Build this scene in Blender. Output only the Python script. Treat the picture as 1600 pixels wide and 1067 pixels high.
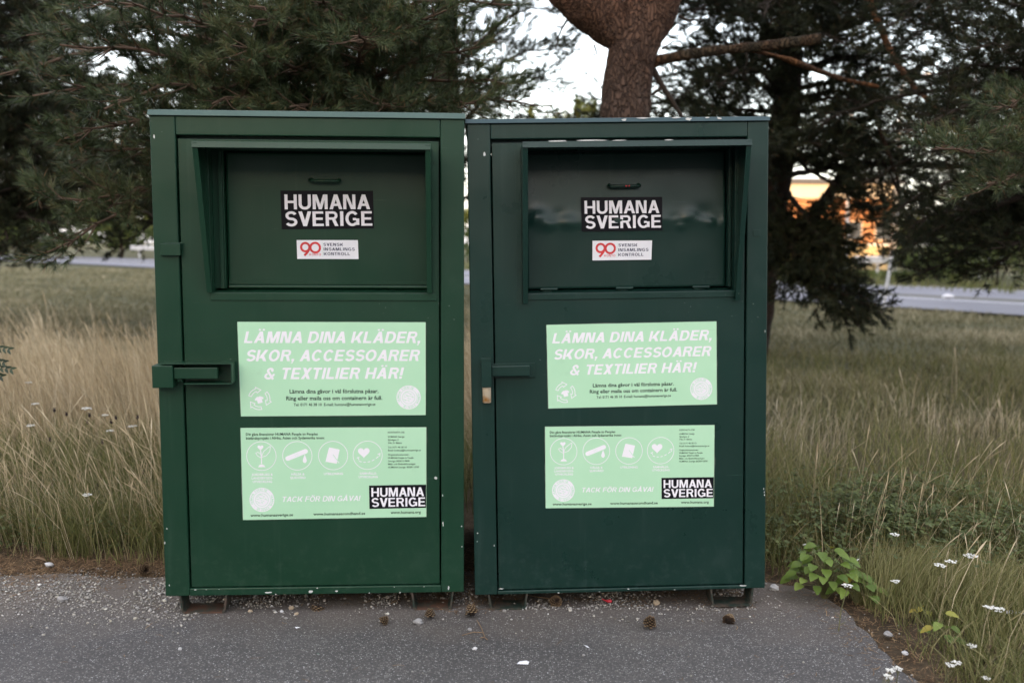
import bpy, math, random
import numpy as np
from mathutils import Vector, Matrix, noise as mnoise

for _o in list(bpy.data.objects):
    bpy.data.objects.remove(_o)
SC = bpy.context.scene
COL = SC.collection
R = math.radians
rnd = random.Random(7)
rng = np.random.default_rng(11)

# ------------------------------------------------------------------ camera, world, sun, exposure
EYE, PITCH, ROLL, FPX = 1.45, R(5.645), R(0.255), 1556.0
cd = bpy.data.cameras.new('camera'); cam = bpy.data.objects.new('camera', cd); COL.objects.link(cam)
cam.matrix_world = Matrix.Translation((0, 0, EYE)) @ Matrix.Rotation(R(90) - PITCH, 4, 'X') @ Matrix.Rotation(ROLL, 4, 'Z')
cd.sensor_width = 36; cd.lens = 36 * FPX / 1600; cd.clip_end = 2000; cd.clip_start = 0.05
cd.dof.use_dof = True; cd.dof.focus_distance = 4.2; cd.dof.aperture_fstop = 1.8; cd.dof.aperture_blades = 9
SC.camera = cam

SUN_EL = R(8)
SUN_AZ = math.atan2(-0.35, -0.94)            # compass direction the sun stands in, measured from +Y towards +X
world = bpy.data.worlds.new('World'); SC.world = world; world.use_nodes = True
wn, wl = world.node_tree.nodes, world.node_tree.links
bg = wn['Background']; bg.inputs['Strength'].default_value = 0.1
sky = wn.new('ShaderNodeTexSky'); sky.sky_type = 'NISHITA'; sky.sun_disc = False
sky.sun_elevation = SUN_EL; sky.sun_rotation = SUN_AZ
sky.air_density = 1.0; sky.dust_density = 2.0; sky.ozone_density = 1.0
veil = wn.new('ShaderNodeMix'); veil.data_type = 'RGBA'; veil.blend_type = 'ADD'
veil.inputs[0].default_value = 1.0
wl.new(sky.outputs[0], veil.inputs[6]); veil.inputs[7].default_value = (5.1, 4.9, 5.1, 1)   # thin white cloud over the whole sky
wl.new(veil.outputs[2], bg.inputs['Color'])
sd = bpy.data.lights.new('sun', 'SUN'); sd.energy = 3.2; sd.angle = R(0.5); sd.color = (1.0, 0.62, 0.32)
so = bpy.data.objects.new('sun', sd); COL.objects.link(so)
ldir = Vector((0.35 * math.cos(SUN_EL), 0.94 * math.cos(SUN_EL), -math.sin(SUN_EL)))
so.rotation_euler = ldir.to_track_quat('-Z', 'Y').to_euler(); so.location = (-20, -50, 30)
SC.view_settings.view_transform = 'Standard'; SC.view_settings.look = 'None'; SC.view_settings.gamma = 1
SC.view_settings.exposure = 1.72

# ------------------------------------------------------------------ helpers
def tag(o, label=None, cat=None, group=None, kind=None):
    if label: o['label'] = label
    if cat: o['category'] = cat
    if group: o['group'] = group
    if kind: o['kind'] = kind
    return o

def empty(name, loc=(0, 0, 0), rz=0, label=None, cat=None, group=None):
    o = bpy.data.objects.new(name, None); COL.objects.link(o)
    o.empty_display_size = 0.1; o.location = loc; o.rotation_euler = (0, 0, rz)
    return tag(o, label, cat, group)

def link(name, me, m=None, parent=None, bevel=0):
    if m is not None and not me.materials:
        me.materials.append(m)
    o = bpy.data.objects.new(name, me); COL.objects.link(o)
    if parent: o.parent = parent
    if bevel:
        b = o.modifiers.new('bevel', 'BEVEL'); b.width = bevel; b.segments = 2; b.limit_method = 'ANGLE'; b.angle_limit = R(40)
        b.harden_normals = False
    return o

def np_mesh(name, verts, faces_flat, nper, m=None, parent=None, smooth=False, attr=None):
    """mesh from numpy arrays; every face has nper corners"""
    me = bpy.data.meshes.new(name)
    v = np.asarray(verts, np.float32).reshape(-1, 3); f = np.asarray(faces_flat, np.int32).reshape(-1)
    me.vertices.add(len(v)); me.vertices.foreach_set('co', v.ravel())
    me.loops.add(len(f)); me.loops.foreach_set('vertex_index', f)
    n = len(f) // nper
    me.polygons.add(n); me.polygons.foreach_set('loop_start', np.arange(n, dtype=np.int32) * nper)
    if smooth: me.polygons.foreach_set('use_smooth', np.ones(n, bool))
    if attr is not None:
        a = me.attributes.new('tone', 'FLOAT', 'POINT'); a.data.foreach_set('value', np.asarray(attr, np.float32))
    me.update(calc_edges=True)
    return link(name, me, m, parent)

class MB:
    def __init__(s): s.v = []; s.f = []; s.sm = []
    def add(s, vs, fs, smooth=False):
        b = len(s.v); s.v += [tuple(p) for p in vs]
        for f in fs: s.f.append([b + i for i in f]); s.sm.append(smooth)
    def box(s, x0, x1, y0, y1, z0, z1):
        s.add([(x0, y0, z0), (x1, y0, z0), (x1, y1, z0), (x0, y1, z0), (x0, y0, z1), (x1, y0, z1), (x1, y1, z1), (x0, y1, z1)],
              [(0, 3, 2, 1), (4, 5, 6, 7), (0, 1, 5, 4), (1, 2, 6, 5), (2, 3, 7, 6), (3, 0, 4, 7)])
    def prism(s, poly, d):                                   # poly: 3D loop, d: extrusion vector
        n = len(poly); a = [Vector(p) for p in poly]; b = [p + Vector(d) for p in a]
        s.add(a + b, [tuple(range(n))[::-1], tuple(range(n, 2 * n))] + [(i, (i + 1) % n, n + (i + 1) % n, n + i) for i in range(n)])
    def tube(s, pts, rad, n=8, smooth=True, cap=True, wob=None):
        pts = [Vector(p) for p in pts]
        if not hasattr(rad, '__len__'): rad = [rad] * len(pts)
        t0 = (pts[1] - pts[0]).normalized()
        u = t0.orthogonal().normalized(); rings = []
        for i, p in enumerate(pts):
            t = (pts[min(i + 1, len(pts) - 1)] - pts[max(i - 1, 0)]).normalized()
            u = (u - t * u.dot(t)).normalized(); w = t.cross(u)
            ring = []
            for k in range(n):
                a = 2 * math.pi * k / n; q = u * math.cos(a) + w * math.sin(a)
                r = rad[i] * (1 + (wob(p + q * rad[i]) if wob else 0))
                ring.append(p + q * r)
            rings.append(ring)
        vs = [q for r_ in rings for q in r_]; fs = []
        for i in range(len(pts) - 1):
            for k in range(n):
                a = i * n + k; b = i * n + (k + 1) % n
                fs.append((a, b, b + n, a + n))
        s.add(vs, fs, smooth)
        if cap:
            s.add(rings[0], [tuple(range(n))[::-1]]); s.add(rings[-1], [tuple(range(n))])
    def build(s, name, m, parent=None, bevel=0):
        me = bpy.data.meshes.new(name); me.from_pydata(s.v, [], s.f)
        me.polygons.foreach_set('use_smooth', s.sm); me.update()
        return link(name, me, m, parent, bevel)

def ray(px, py):                                             # photo pixel (1600 wide) -> viewing direction
    du, dv = px - 800, py - 533.5
    a = du * math.cos(ROLL) + dv * math.sin(ROLL); b = -du * math.sin(ROLL) + dv * math.cos(ROLL)
    c, s = math.cos(PITCH), math.sin(PITCH)
    return Vector((a, FPX * c - b * s, -FPX * s - b * c))
def at_y(px, py, Y):
    d = ray(px, py); return Vector((0, 0, EYE)) + d * (Y / d.y)
def at_z(px, py, z=0.0):
    d = ray(px, py); return Vector((0, 0, EYE)) + d * ((z - EYE) / d.z)

# ------------------------------------------------------------------ materials
class NT:
    def __init__(s, name):
        s.m = bpy.data.materials.new(name); s.m.use_nodes = True
        s.n = s.m.node_tree.nodes; s.l = s.m.node_tree.links; s.b = s.n['Principled BSDF']
        s.co = s.n.new('ShaderNodeTexCoord')
    def new(s, t, **kw):
        q = s.n.new(t)
        for k, v in kw.items():
            if k.startswith('_'): setattr(q, k[1:], v)
            else: q.inputs[k].default_value = v
        return q
    def noise(s, scale, detail=4, rough=0.55, vec=None, dist=0):
        q = s.new('ShaderNodeTexNoise', Scale=scale, Detail=detail, Roughness=rough, Distortion=dist)
        s.l.new(vec or s.co.outputs['Object'], q.inputs['Vector']); return q.outputs['Fac']
    def voro(s, scale, vec=None, out='Distance', feat='F1'):
        q = s.new('ShaderNodeTexVoronoi', Scale=scale, _feature=feat)
        s.l.new(vec or s.co.outputs['Object'], q.inputs['Vector']); return q.outputs[out]
    def mapping(s, scale=(1, 1, 1), rot=(0, 0, 0), src='Object'):
        q = s.new('ShaderNodeMapping'); q.inputs['Scale'].default_value = scale; q.inputs['Rotation'].default_value = rot
        s.l.new(s.co.outputs[src], q.inputs['Vector']); return q.outputs[0]
    def attr(s, name='tone'):
        return s.new('ShaderNodeAttribute', _attribute_name=name).outputs['Fac']
    def ramp(s, fac, stops, interp='LINEAR'):
        q = s.new('ShaderNodeValToRGB'); q.color_ramp.interpolation = interp
        e = q.color_ramp.elements
        while len(e) < len(stops): e.new(0.5)
        for k, (p, c) in enumerate(stops):
            e[k].position = p; e[k].color = (c if hasattr(c, '__len__') else (c, c, c)) + ((1,) if not hasattr(c, '__len__') or len(c) == 3 else ())
        s.l.new(fac, q.inputs[0]); return q.outputs[0]
    def mix(s, fac, a, b, mode='MIX'):
        q = s.new('ShaderNodeMix', _data_type='RGBA', _blend_type=mode)
        for i, x in ((0, fac), (6, a), (7, b)):
            if isinstance(x, bpy.types.NodeSocket): s.l.new(x, q.inputs[i])
            elif i == 0: q.inputs[0].default_value = x
            else: q.inputs[i].default_value = tuple(x) + ((1,) if len(x) == 3 else ())
        return q.outputs[2]
    def math(s, op, a, b=0.0, clamp=False):
        q = s.new('ShaderNodeMath', _operation=op, _use_clamp=clamp)
        for i, x in ((0, a), (1, b)):
            if isinstance(x, bpy.types.NodeSocket): s.l.new(x, q.inputs[i])
            else: q.inputs[i].default_value = x
        return q.outputs[0]
    def bump(s, h, strength=0.3, dist=0.01, prev=None):
        q = s.new('ShaderNodeBump', Strength=strength, Distance=dist); s.l.new(h, q.inputs['Height'])
        if prev is not None: s.l.new(prev, q.inputs['Normal'])
        return q.outputs[0]
    def out(s, color=None, rough=None, normal=None, spec=None, metal=None, coat=None):
        for nm, x in (('Base Color', color), ('Roughness', rough), ('Normal', normal), ('Specular IOR Level', spec), ('Metallic', metal), ('Coat Weight', coat)):
            if x is None: continue
            if isinstance(x, bpy.types.NodeSocket): s.l.new(x, s.b.inputs[nm])
            elif hasattr(x, '__len__'): s.b.inputs[nm].default_value = tuple(x) + ((1,) if len(x) == 3 else ())
            else: s.b.inputs[nm].default_value = x
        return s.m

def plain(name, c, rough=0.6, var=0.12, spec=0.4):
    t = NT(name); n = t.noise(14, 5)
    col = t.mix(t.ramp(n, [(0.3, 0.0), (0.7, 1.0)]), tuple(x * (1 - var) for x in c), tuple(min(1, x * (1 + var)) for x in c))
    return t.out(col, rough, spec=spec)

def paint(name, c, dusty, rough=0.33, peel=0.05):
    t = NT(name)
    col = t.mix(t.ramp(t.noise(3.0, 6, 0.6), [(0.35, 0.0), (0.75, 1.0)]), c, tuple(x * 1.16 + 0.002 for x in c))
    # rain streaks and faint dust, running down the sheet
    st = t.noise(1.0, 5, 0.65, t.mapping((17, 17, 0.7)))
    col = t.mix(t.ramp(st, [(0.60, 0.0), (0.85, 0.16)]), col, dusty)
    # hair scratches
    sc = t.noise(1.0, 2, 0.5, t.mapping((7, 7, 150), (0.3, 0.9, 0.2)))
    col = t.mix(t.ramp(sc, [(0.745, 0.0), (0.80, 0.32)]), col, dusty)
    # splashed dust low on the sheet, and scuffed patches
    sz = t.new('ShaderNodeSeparateXYZ'); t.l.new(t.co.outputs['Object'], sz.inputs[0])
    lowz = t.new('ShaderNodeMapRange'); lowz.inputs['From Min'].default_value = 0.30; lowz.inputs['From Max'].default_value = 0.0
    t.l.new(sz.outputs[2], lowz.inputs['Value'])
    spl = t.math('MULTIPLY', lowz.outputs[0], t.ramp(t.noise(26, 6, 0.75), [(0.50, 0.0), (0.80, 0.26)]))
    col = t.mix(spl, col, tuple(x * 0.9 for x in dusty))
    sm = t.noise(1.0, 6, 0.7, t.mapping((4, 4, 2.2)))
    col = t.mix(t.ramp(sm, [(0.60, 0.0), (0.78, 0.09)]), col, dusty)
    # pin-head specks of lost paint
    v = t.voro(42); gate = t.noise(2.3, 3)
    spk = t.math('MULTIPLY', t.ramp(v, [(0.045, 1.0), (0.07, 0.0)]), t.ramp(gate, [(0.60, 0.0), (0.66, 0.8)]))
    col = t.mix(spk, col, (0.45, 0.47, 0.44))
    rg = t.ramp(t.noise(5, 5), [(0.3, rough - 0.05), (0.75, rough + 0.12)])
    nb = t.bump(t.noise(170, 2), peel, 0.002)
    nb = t.bump(t.noise(2.1, 2), 0.2, 0.02, nb)
    return t.out(col, rg, nb, 0.36)

M = {}
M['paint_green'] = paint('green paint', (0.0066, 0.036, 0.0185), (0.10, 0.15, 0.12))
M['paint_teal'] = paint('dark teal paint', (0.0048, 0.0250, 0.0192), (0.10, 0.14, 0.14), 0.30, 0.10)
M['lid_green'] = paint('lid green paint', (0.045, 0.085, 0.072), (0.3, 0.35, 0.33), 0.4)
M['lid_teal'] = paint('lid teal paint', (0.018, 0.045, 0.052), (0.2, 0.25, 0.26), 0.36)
M['chip'] = plain('bare primer', (0.55, 0.56, 0.54), 0.7)
def film():
    t = NT('mint poster film')
    col = t.mix(t.ramp(t.noise(4, 5), [(0.35, 0.0), (0.7, 1.0)]), (0.42, 0.69, 0.465), (0.455, 0.72, 0.495))
    sc = t.noise(1.0, 2, 0.5, t.mapping((5, 5, 120), (0.1, 0.5, 0.1)))
    col = t.mix(t.ramp(sc, [(0.74, 0.0), (0.79, 0.35)]), col, (0.30, 0.34, 0.22))
    col = t.mix(t.ramp(t.noise(11, 6, 0.7), [(0.62, 0.0), (0.78, 0.18)]), col, (0.25, 0.36, 0.25))
    return t.out(col, t.ramp(t.noise(3, 3), [(0.3, 0.32), (0.7, 0.5)]), t.bump(t.noise(7, 4), 0.12, 0.01), 0.4)
M['poster'] = film()
M['poster_edge'] = plain('dirty adhesive', (0.10, 0.12, 0.10), 0.8)
M['white_print'] = plain('white print', (0.82, 0.80, 0.84), 0.45, 0.015)
M['pale_print'] = plain('pale mint print', (0.50, 0.74, 0.57), 0.45, 0.015)
M['dark_print'] = plain('dark print', (0.008, 0.022, 0.016), 0.5, 0.12, 0.15)
M['black_print'] = plain('black film', (0.006, 0.006, 0.009), 0.5, 0.12, 0.12)
M['red_print'] = plain('red print', (0.62, 0.045, 0.05), 0.45)
M['navy_print'] = plain('navy print', (0.02, 0.022, 0.07), 0.45)
M['zinc'] = plain('zinc steel', (0.58, 0.58, 0.59), 0.45, 0.2)

def rusty(name, base, rust=(0.16, 0.06, 0.025), lo=0.45, hi=0.62):
    t = NT(name); n = t.noise(22, 6, 0.65)
    col = t.mix(t.ramp(n, [(lo, 0.0), (hi, 1.0)]), base, rust)
    return t.out(col, 0.7, t.bump(n, 0.3, 0.003), 0.3)
M['foot'] = rusty('worn foot paint', (0.016, 0.030, 0.023), (0.075, 0.055, 0.042), 0.42, 0.62)
M['foot_rust'] = rusty('rusted foot', (0.03, 0.05, 0.04), (0.085, 0.045, 0.03), 0.30, 0.55)
M['padlock'] = rusty('old padlock steel', (0.44, 0.37, 0.27), (0.34, 0.16, 0.04), 0.46, 0.62)

def asphalt():
    t = NT('asphalt'); co = t.co.outputs['Object']
    base = t.mix(t.ramp(t.noise(1.6, 6, 0.65), [(0.32, 0.0), (0.68, 1.0)]), (0.074, 0.068, 0.065), (0.124, 0.114, 0.107))
    fine = t.noise(140, 3, 0.7)
    base = t.mix(t.ramp(fine, [(0.3, 0.0), (0.72, 1.0)]), (0.045, 0.045, 0.048), base)
    v = t.new('ShaderNodeTexVoronoi', Scale=150); t.l.new(co, v.inputs['Vector'])
    sep = t.new('ShaderNodeSeparateColor'); t.l.new(v.outputs['Color'], sep.inputs[0])
    chip = t.math('MULTIPLY', t.ramp(v.outputs['Distance'], [(0.25, 1.0), (0.5, 0.0)]), t.ramp(sep.outputs[0], [(0.50, 0.0), (0.62, 0.9)]))
    cc = t.ramp(sep.outputs[1], [(0.0, (0.16, 0.15, 0.135)), (0.55, (0.24, 0.23, 0.225)), (0.88, (0.34, 0.33, 0.32)), (1.0, (0.46, 0.46, 0.47))])
    col = t.mix(chip, base, cc)
    v2 = t.new('ShaderNodeTexVoronoi', Scale=52); t.l.new(co, v2.inputs['Vector'])
    sep2 = t.new('ShaderNodeSeparateColor'); t.l.new(v2.outputs['Color'], sep2.inputs[0])
    chip2 = t.math('MULTIPLY', t.ramp(v2.outputs['Distance'], [(0.13, 1.0), (0.2, 0.0)]), t.ramp(sep2.outputs[2], [(0.90, 0.0), (0.92, 0.9)]))
    col = t.mix(chip2, col, (0.50, 0.49, 0.50))
    # brown dust that lies in front of the boxes
    gm = t.noise(2.6, 4); sx = t.new('ShaderNodeSeparateXYZ'); t.l.new(co, sx.inputs[0])
    edge = t.ramp(t.math('ADD', sx.outputs[1], t.math('MULTIPLY', gm, 0.9)), [(0.0, 0.0), (1.0, 1.0)])
    near = t.new('ShaderNodeMapRange'); near.inputs['From Min'].default_value = 3.85; near.inputs['From Max'].default_value = 4.55
    t.l.new(t.math('ADD', sx.outputs[1], t.math('MULTIPLY', gm, 0.75)), near.inputs['Value'])
    col = t.mix(t.math('MULTIPLY', near.outputs[0], 0.75), col, (0.16, 0.13, 0.105))
    nb = t.bump(t.math('ADD', fine, t.math('MULTIPLY', chip, 0.6)), 0.6, 0.004)
    nb = t.bump(t.noise(9, 3), 0.2, 0.02, nb)
    return t.out(col, 0.85, nb, 0.3)
M['asphalt'] = asphalt()

def soil():
    t = NT('soil and thatch')
    a = t.ramp(t.noise(5, 7, 0.7), [(0.3, (0.035, 0.027, 0.018)), (0.5, (0.075, 0.055, 0.035)), (0.72, (0.13, 0.10, 0.065))])
    far = t.ramp(t.noise(0.35, 6, 0.65), [(0.32, (0.065, 0.066, 0.032)), (0.52, (0.11, 0.105, 0.055)), (0.72, (0.18, 0.155, 0.09))])
    far = t.mix(t.ramp(t.noise(9, 6, 0.7), [(0.3, 0.0), (0.7, 0.6)]), far, (0.05, 0.048, 0.025))
    sx = t.new('ShaderNodeSeparateXYZ'); t.l.new(t.co.outputs['Object'], sx.inputs[0])
    mr = t.new('ShaderNodeMapRange'); mr.inputs['From Min'].default_value = 5; mr.inputs['From Max'].default_value = 9
    t.l.new(sx.outputs[1], mr.inputs['Value'])
    col = t.mix(mr.outputs[0], a, far)
    return t.out(col, 0.95, t.bump(t.noise(30, 6, 0.7), 0.8, 0.03), 0.15)
M['soil'] = soil()

def road_m():
    t = NT('road asphalt')
    col = t.ramp(t.noise(0.6, 5), [(0.3, (0.14, 0.14, 0.165)), (0.7, (0.185, 0.185, 0.215))])
    return t.out(col, 0.8, t.bump(t.noise(60, 3), 0.3, 0.01), 0.3)
M['road'] = road_m()
M['line'] = plain('road paint', (0.7, 0.7, 0.7), 0.6)

def toned(name, stops, rough=0.6, spec=0.25, trans=0.0, nscale=0):
    """colour by the per-leaf attribute; a little light passes through thin leaves"""
    t = NT(name); c = t.ramp(t.attr(), stops)
    if nscale:
        c = t.mix(t.ramp(t.noise(nscale, 4), [(0.35, 0.0), (0.7, 0.5)]), c, t.mix(1.0, c, (0.75, 0.72, 0.45), 'MULTIPLY'))
    t.out(c, rough, spec=spec)
    if trans:
        tr = t.new('ShaderNodeBsdfTranslucent'); t.l.new(c, tr.inputs[0])
        mx = t.new('ShaderNodeMixShader'); mx.inputs[0].default_value = trans
        t.l.new(t.b.outputs[0], mx.inputs[1]); t.l.new(tr.outputs[0], mx.inputs[2])
        t.l.new(mx.outputs[0], t.n['Material Output'].inputs[0])
    return t.m
M['needle'] = toned('pine needles', [(0.0, (0.022, 0.034, 0.014)), (0.5, (0.058, 0.082, 0.034)), (0.85, (0.115, 0.140, 0.062)), (1.0, (0.15, 0.085, 0.04))], 0.5, 0.3, 0.12)
M['needle_dark'] = toned('shaded pine needles', [(0.0, (0.012, 0.016, 0.008)), (0.6, (0.030, 0.038, 0.018)), (0.93, (0.055, 0.058, 0.026)), (1.0, (0.075, 0.048, 0.025))], 0.6, 0.2, 0.08)  # canopy shade put into the colour: a darker copy of the needles
M['straw'] = toned('dry grass', [(0.0, (0.23, 0.175, 0.10)), (0.45, (0.41, 0.325, 0.20)), (0.8, (0.54, 0.445, 0.295)), (1.0, (0.63, 0.54, 0.39))], 0.7, 0.2, 0.2)
M['straw_grey'] = toned('faded grass', [(0.0, (0.15, 0.12, 0.072)), (0.45, (0.28, 0.23, 0.15)), (0.8, (0.40, 0.34, 0.235)), (1.0, (0.54, 0.47, 0.35))], 0.7, 0.2, 0.2)
M['grass'] = toned('green grass', [(0.0, (0.065, 0.078, 0.022)), (0.4, (0.125, 0.135, 0.044)), (0.72, (0.22, 0.205, 0.085)), (1.0, (0.38, 0.32, 0.18))], 0.6, 0.25, 0.25)
M['turf'] = toned('mown turf', [(0.0, (0.095, 0.092, 0.048)), (0.5, (0.195, 0.182, 0.105)), (1.0, (0.34, 0.30, 0.20))], 0.7, 0.2, 0.2)
M['clover'] = toned('clover leaves', [(0.0, (0.045, 0.062, 0.018)), (0.6, (0.085, 0.11, 0.035)), (1.0, (0.14, 0.165, 0.055))], 0.55, 0.3, 0.15)
M['rasp'] = toned('light green leaves', [(0.0, (0.065, 0.115, 0.018)), (0.6, (0.135, 0.205, 0.038)), (0.85, (0.20, 0.265, 0.055)), (1.0, (0.36, 0.28, 0.05))], 0.5, 0.35, 0.25, 30)
M['broadleaf'] = toned('broad leaves', [(0.0, (0.04, 0.06, 0.018)), (0.6, (0.085, 0.115, 0.032)), (1.0, (0.17, 0.19, 0.05))], 0.6, 0.25, 0.25)
M['rowan'] = toned('dark leaflets', [(0.0, (0.012, 0.026, 0.012)), (1.0, (0.03, 0.052, 0.02))], 0.45, 0.4, 0.1)
M['litter'] = toned('fallen needles', [(0.0, (0.07, 0.04, 0.022)), (0.5, (0.16, 0.095, 0.05)), (1.0, (0.33, 0.22, 0.12))], 0.8, 0.2)
M['stone'] = toned('crushed stone', [(0.0, (0.13, 0.12, 0.115)), (0.5, (0.30, 0.29, 0.285)), (0.85, (0.48, 0.45, 0.42)), (1.0, (0.70, 0.69, 0.68))], 0.85, 0.3, 0, 60)
M['petal'] = plain('white petals', (0.70, 0.70, 0.66), 0.7, 0.08)
M['stem'] = plain('dull green stem', (0.12, 0.12, 0.05), 0.7)
M['seedhead'] = plain('dark seed head', (0.022, 0.013, 0.012), 0.8)
M['paper'] = plain('white paper', (0.78, 0.78, 0.82), 0.7, 0.03)
M['redbit'] = plain('red plastic', (0.50, 0.03, 0.05), 0.35)
M['greenbit'] = plain('green plastic', (0.01, 0.22, 0.13), 0.35)

def bark(name, grey, red, redz=None, redw=1.0):
    t = NT(name); mp = t.mapping((1, 1, 0.42))
    wv = t.new('ShaderNodeVectorMath', _operation='ADD'); wn_ = t.new('ShaderNodeTexNoise', Scale=7, Detail=3); t.l.new(mp, wn_.inputs['Vector']); t.l.new(mp, wv.inputs[0]); ws = t.new('ShaderNodeVectorMath', _operation='SCALE'); ws.inputs['Scale'].default_value = .22; t.l.new(wn_.outputs['Color'], ws.inputs[0]); t.l.new(ws.outputs[0], wv.inputs[1]); v = t.voro(34, wv.outputs[0], 'Distance', 'DISTANCE_TO_EDGE'); n = t.noise(9, 8, 0.7, mp); n2 = t.noise(40, 5, 0.7, mp)
    col = t.mix(t.ramp(n, [(0.34, 0.0), (0.62, 1.0)]), tuple(x * 0.55 for x in grey), grey)
    rmask = t.ramp(t.noise(3.2, 5, 0.6), [(0.42, 0.0), (0.62, 1.0)])
    if redz:
        sx = t.new('ShaderNodeSeparateXYZ'); t.l.new(t.co.outputs['Object'], sx.inputs[0])
        mr = t.new('ShaderNodeMapRange'); mr.inputs['From Min'].default_value = redz[0]; mr.inputs['From Max'].default_value = redz[1]
        t.l.new(t.math('ADD', sx.outputs[2], t.math('MULTIPLY', t.noise(2.5, 4), 0.8)), mr.inputs['Value'])
        rmask = t.math('MAXIMUM', t.math('MULTIPLY', rmask, 0.35), mr.outputs[0])
    col = t.mix(t.math('MULTIPLY', rmask, redw), col, t.mix(t.ramp(n2, [(0.3, 0.0), (0.7, 1.0)]), tuple(x * 0.6 for x in red), red))
    col = t.mix(t.ramp(v, [(0.0, 0.5), (0.2, 0.0)]), col, tuple(x * 0.25 for x in grey))
    h = t.math('ADD', t.ramp(v, [(0.0, 0.0), (0.18, 1.0)]), t.math('MULTIPLY', n2, 0.7))
    return t.out(col, 0.9, t.bump(h, 1.0, 0.035), 0.15)
M['bark'] = bark('pine bark', (0.125, 0.100, 0.085), (0.21, 0.095, 0.052), (2.2, 3.9), 0.72)
M['bark_dark'] = bark('dark pine bark', (0.055, 0.042, 0.034), (0.10, 0.045, 0.025))
M['bark_red'] = bark('red pine bark', (0.16, 0.085, 0.05), (0.34, 0.15, 0.06))
M['twig'] = plain('twig bark', (0.095, 0.062, 0.042), 0.85, 0.25, 0.2)
M['twig_dark'] = plain('dark twig bark', (0.035, 0.026, 0.02), 0.85, 0.25, 0.2)
M['deadwood'] = bark('mossy dead wood', (0.078, 0.062, 0.040), (0.13, 0.065, 0.035))

# ------------------------------------------------------------------ setting: ground, lot, roads
def ground():
    nx, ny = 150, 170
    xs = np.sinh(np.linspace(-5.2, 5.2, nx)) / math.sinh(5.2) * 700
    ys = np.concatenate([-np.geomspace(500, 2, 40), np.linspace(-1, 14, 90), np.geomspace(15, 900, 40)])
    X, Y = np.meshgrid(xs, ys)
    Z = np.zeros_like(X)
    lot = (Y < 5.1) & (np.abs(X) < 40)
    for k, (a, b, c, d) in enumerate([(0.9, 0.3, 0.02, 0.5), (0.35, 1.1, 0.02, 2.0), (2.1, 1.7, 0.012, 1.2), (0.12, 0.2, 0.03, 0.3)]):
        Z += d * 0 + c * np.sin(a * X + k) * np.cos(b * Y + 2 * k)
    ramp_ = np.clip((Y - 5.0) / 2.0, 0, 1) * np.clip((22 - Y) / 6, 0, 1)
    Z = Z * ramp_ - 0.012 + 0.042 * np.clip((Y - 4.4) / 1.0, 0, 1) * np.clip((20 - Y) / 5, 0, 1)
    nyy = len(ys)
    idx = np.arange(nx * nyy).reshape(nyy, nx)
    f = np.stack([idx[:-1, :-1], idx[:-1, 1:], idx[1:, 1:], idx[1:, :-1]], -1)
    o = np_mesh('ground', np.stack([X, Y, Z], -1), f, 4, M['soil'], smooth=True)
    tag(o, kind='structure')
ground()
def gz(x, y):
    x = np.asarray(x, float); y = np.asarray(y, float); Z = np.zeros_like(x)
    for k, (a, b, c, d) in enumerate([(0.9, 0.3, 0.02, 0.5), (0.35, 1.1, 0.02, 2.0), (2.1, 1.7, 0.012, 1.2), (0.12, 0.2, 0.03, 0.3)]):
        Z = Z + c * np.sin(a * x + k) * np.cos(b * y + 2 * k)
    return Z * np.clip((y - 5.0) / 2.0, 0, 1) * np.clip((22 - y) / 6, 0, 1) - 0.012 + 0.042 * np.clip((y - 4.4), 0, 1) * np.clip((20 - y) / 5, 0, 1)

LOT_EDGE = [(-30, 4.9), (-8, 4.45), (-4, 4.3), (-2.2, 4.2), (-1.95, 4.24), (-1.7, 4.18), (-1.3, 4.2), (-0.6, 4.3), (0.2, 4.3), (0.8, 4.27),
            (1.10, 4.17), (1.22, 4.12), (1.29, 4.03), (1.32, 3.9), (1.335, 3.76), (1.32, 3.65), (1.345, 3.54), (1.33, 3.42), (1.34, 3.32), (1.355, 3.19), (1.40, 3.0), (1.55, 2.6), (2.2, 2.0), (4, 1.2), (12, 0)]
def lot():
    mb = MB(); pts = []
    for a, b in zip(LOT_EDGE[:-1], LOT_EDGE[1:]):
        n = max(1, int((Vector(b) - Vector(a)).length / 0.03)) if max(abs(a[0]), abs(b[0])) < 4.1 else 4
        for i in range(n):
            p = Vector(a).lerp(Vector(b), i / n)
            k = 0.02 if abs(p.x) < 4 else 0
            w = mnoise.noise((p.x * 9, p.y * 9, 0)) * k + mnoise.noise((p.x * 30, p.y * 30, 3)) * k * 0.5
            pts.append(Vector((p.x + w, p.y + w, 0)))
    ring = pts + [Vector((12, -40, 0)), Vector((-30, -40, 0))]
    top = [p + Vector((0, 0, 0.002)) for p in ring]; bot = [p + Vector((0, 0, -0.05)) for p in ring]; n = len(ring)
    mb.add(top + bot, [tuple(range(n))[::-1]] + [(i, (i + 1) % n, n + (i + 1) % n, n + i) for i in range(n)])
    o = mb.build('parking_lot', M['asphalt']); tag(o, kind='structure')
lot()

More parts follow.
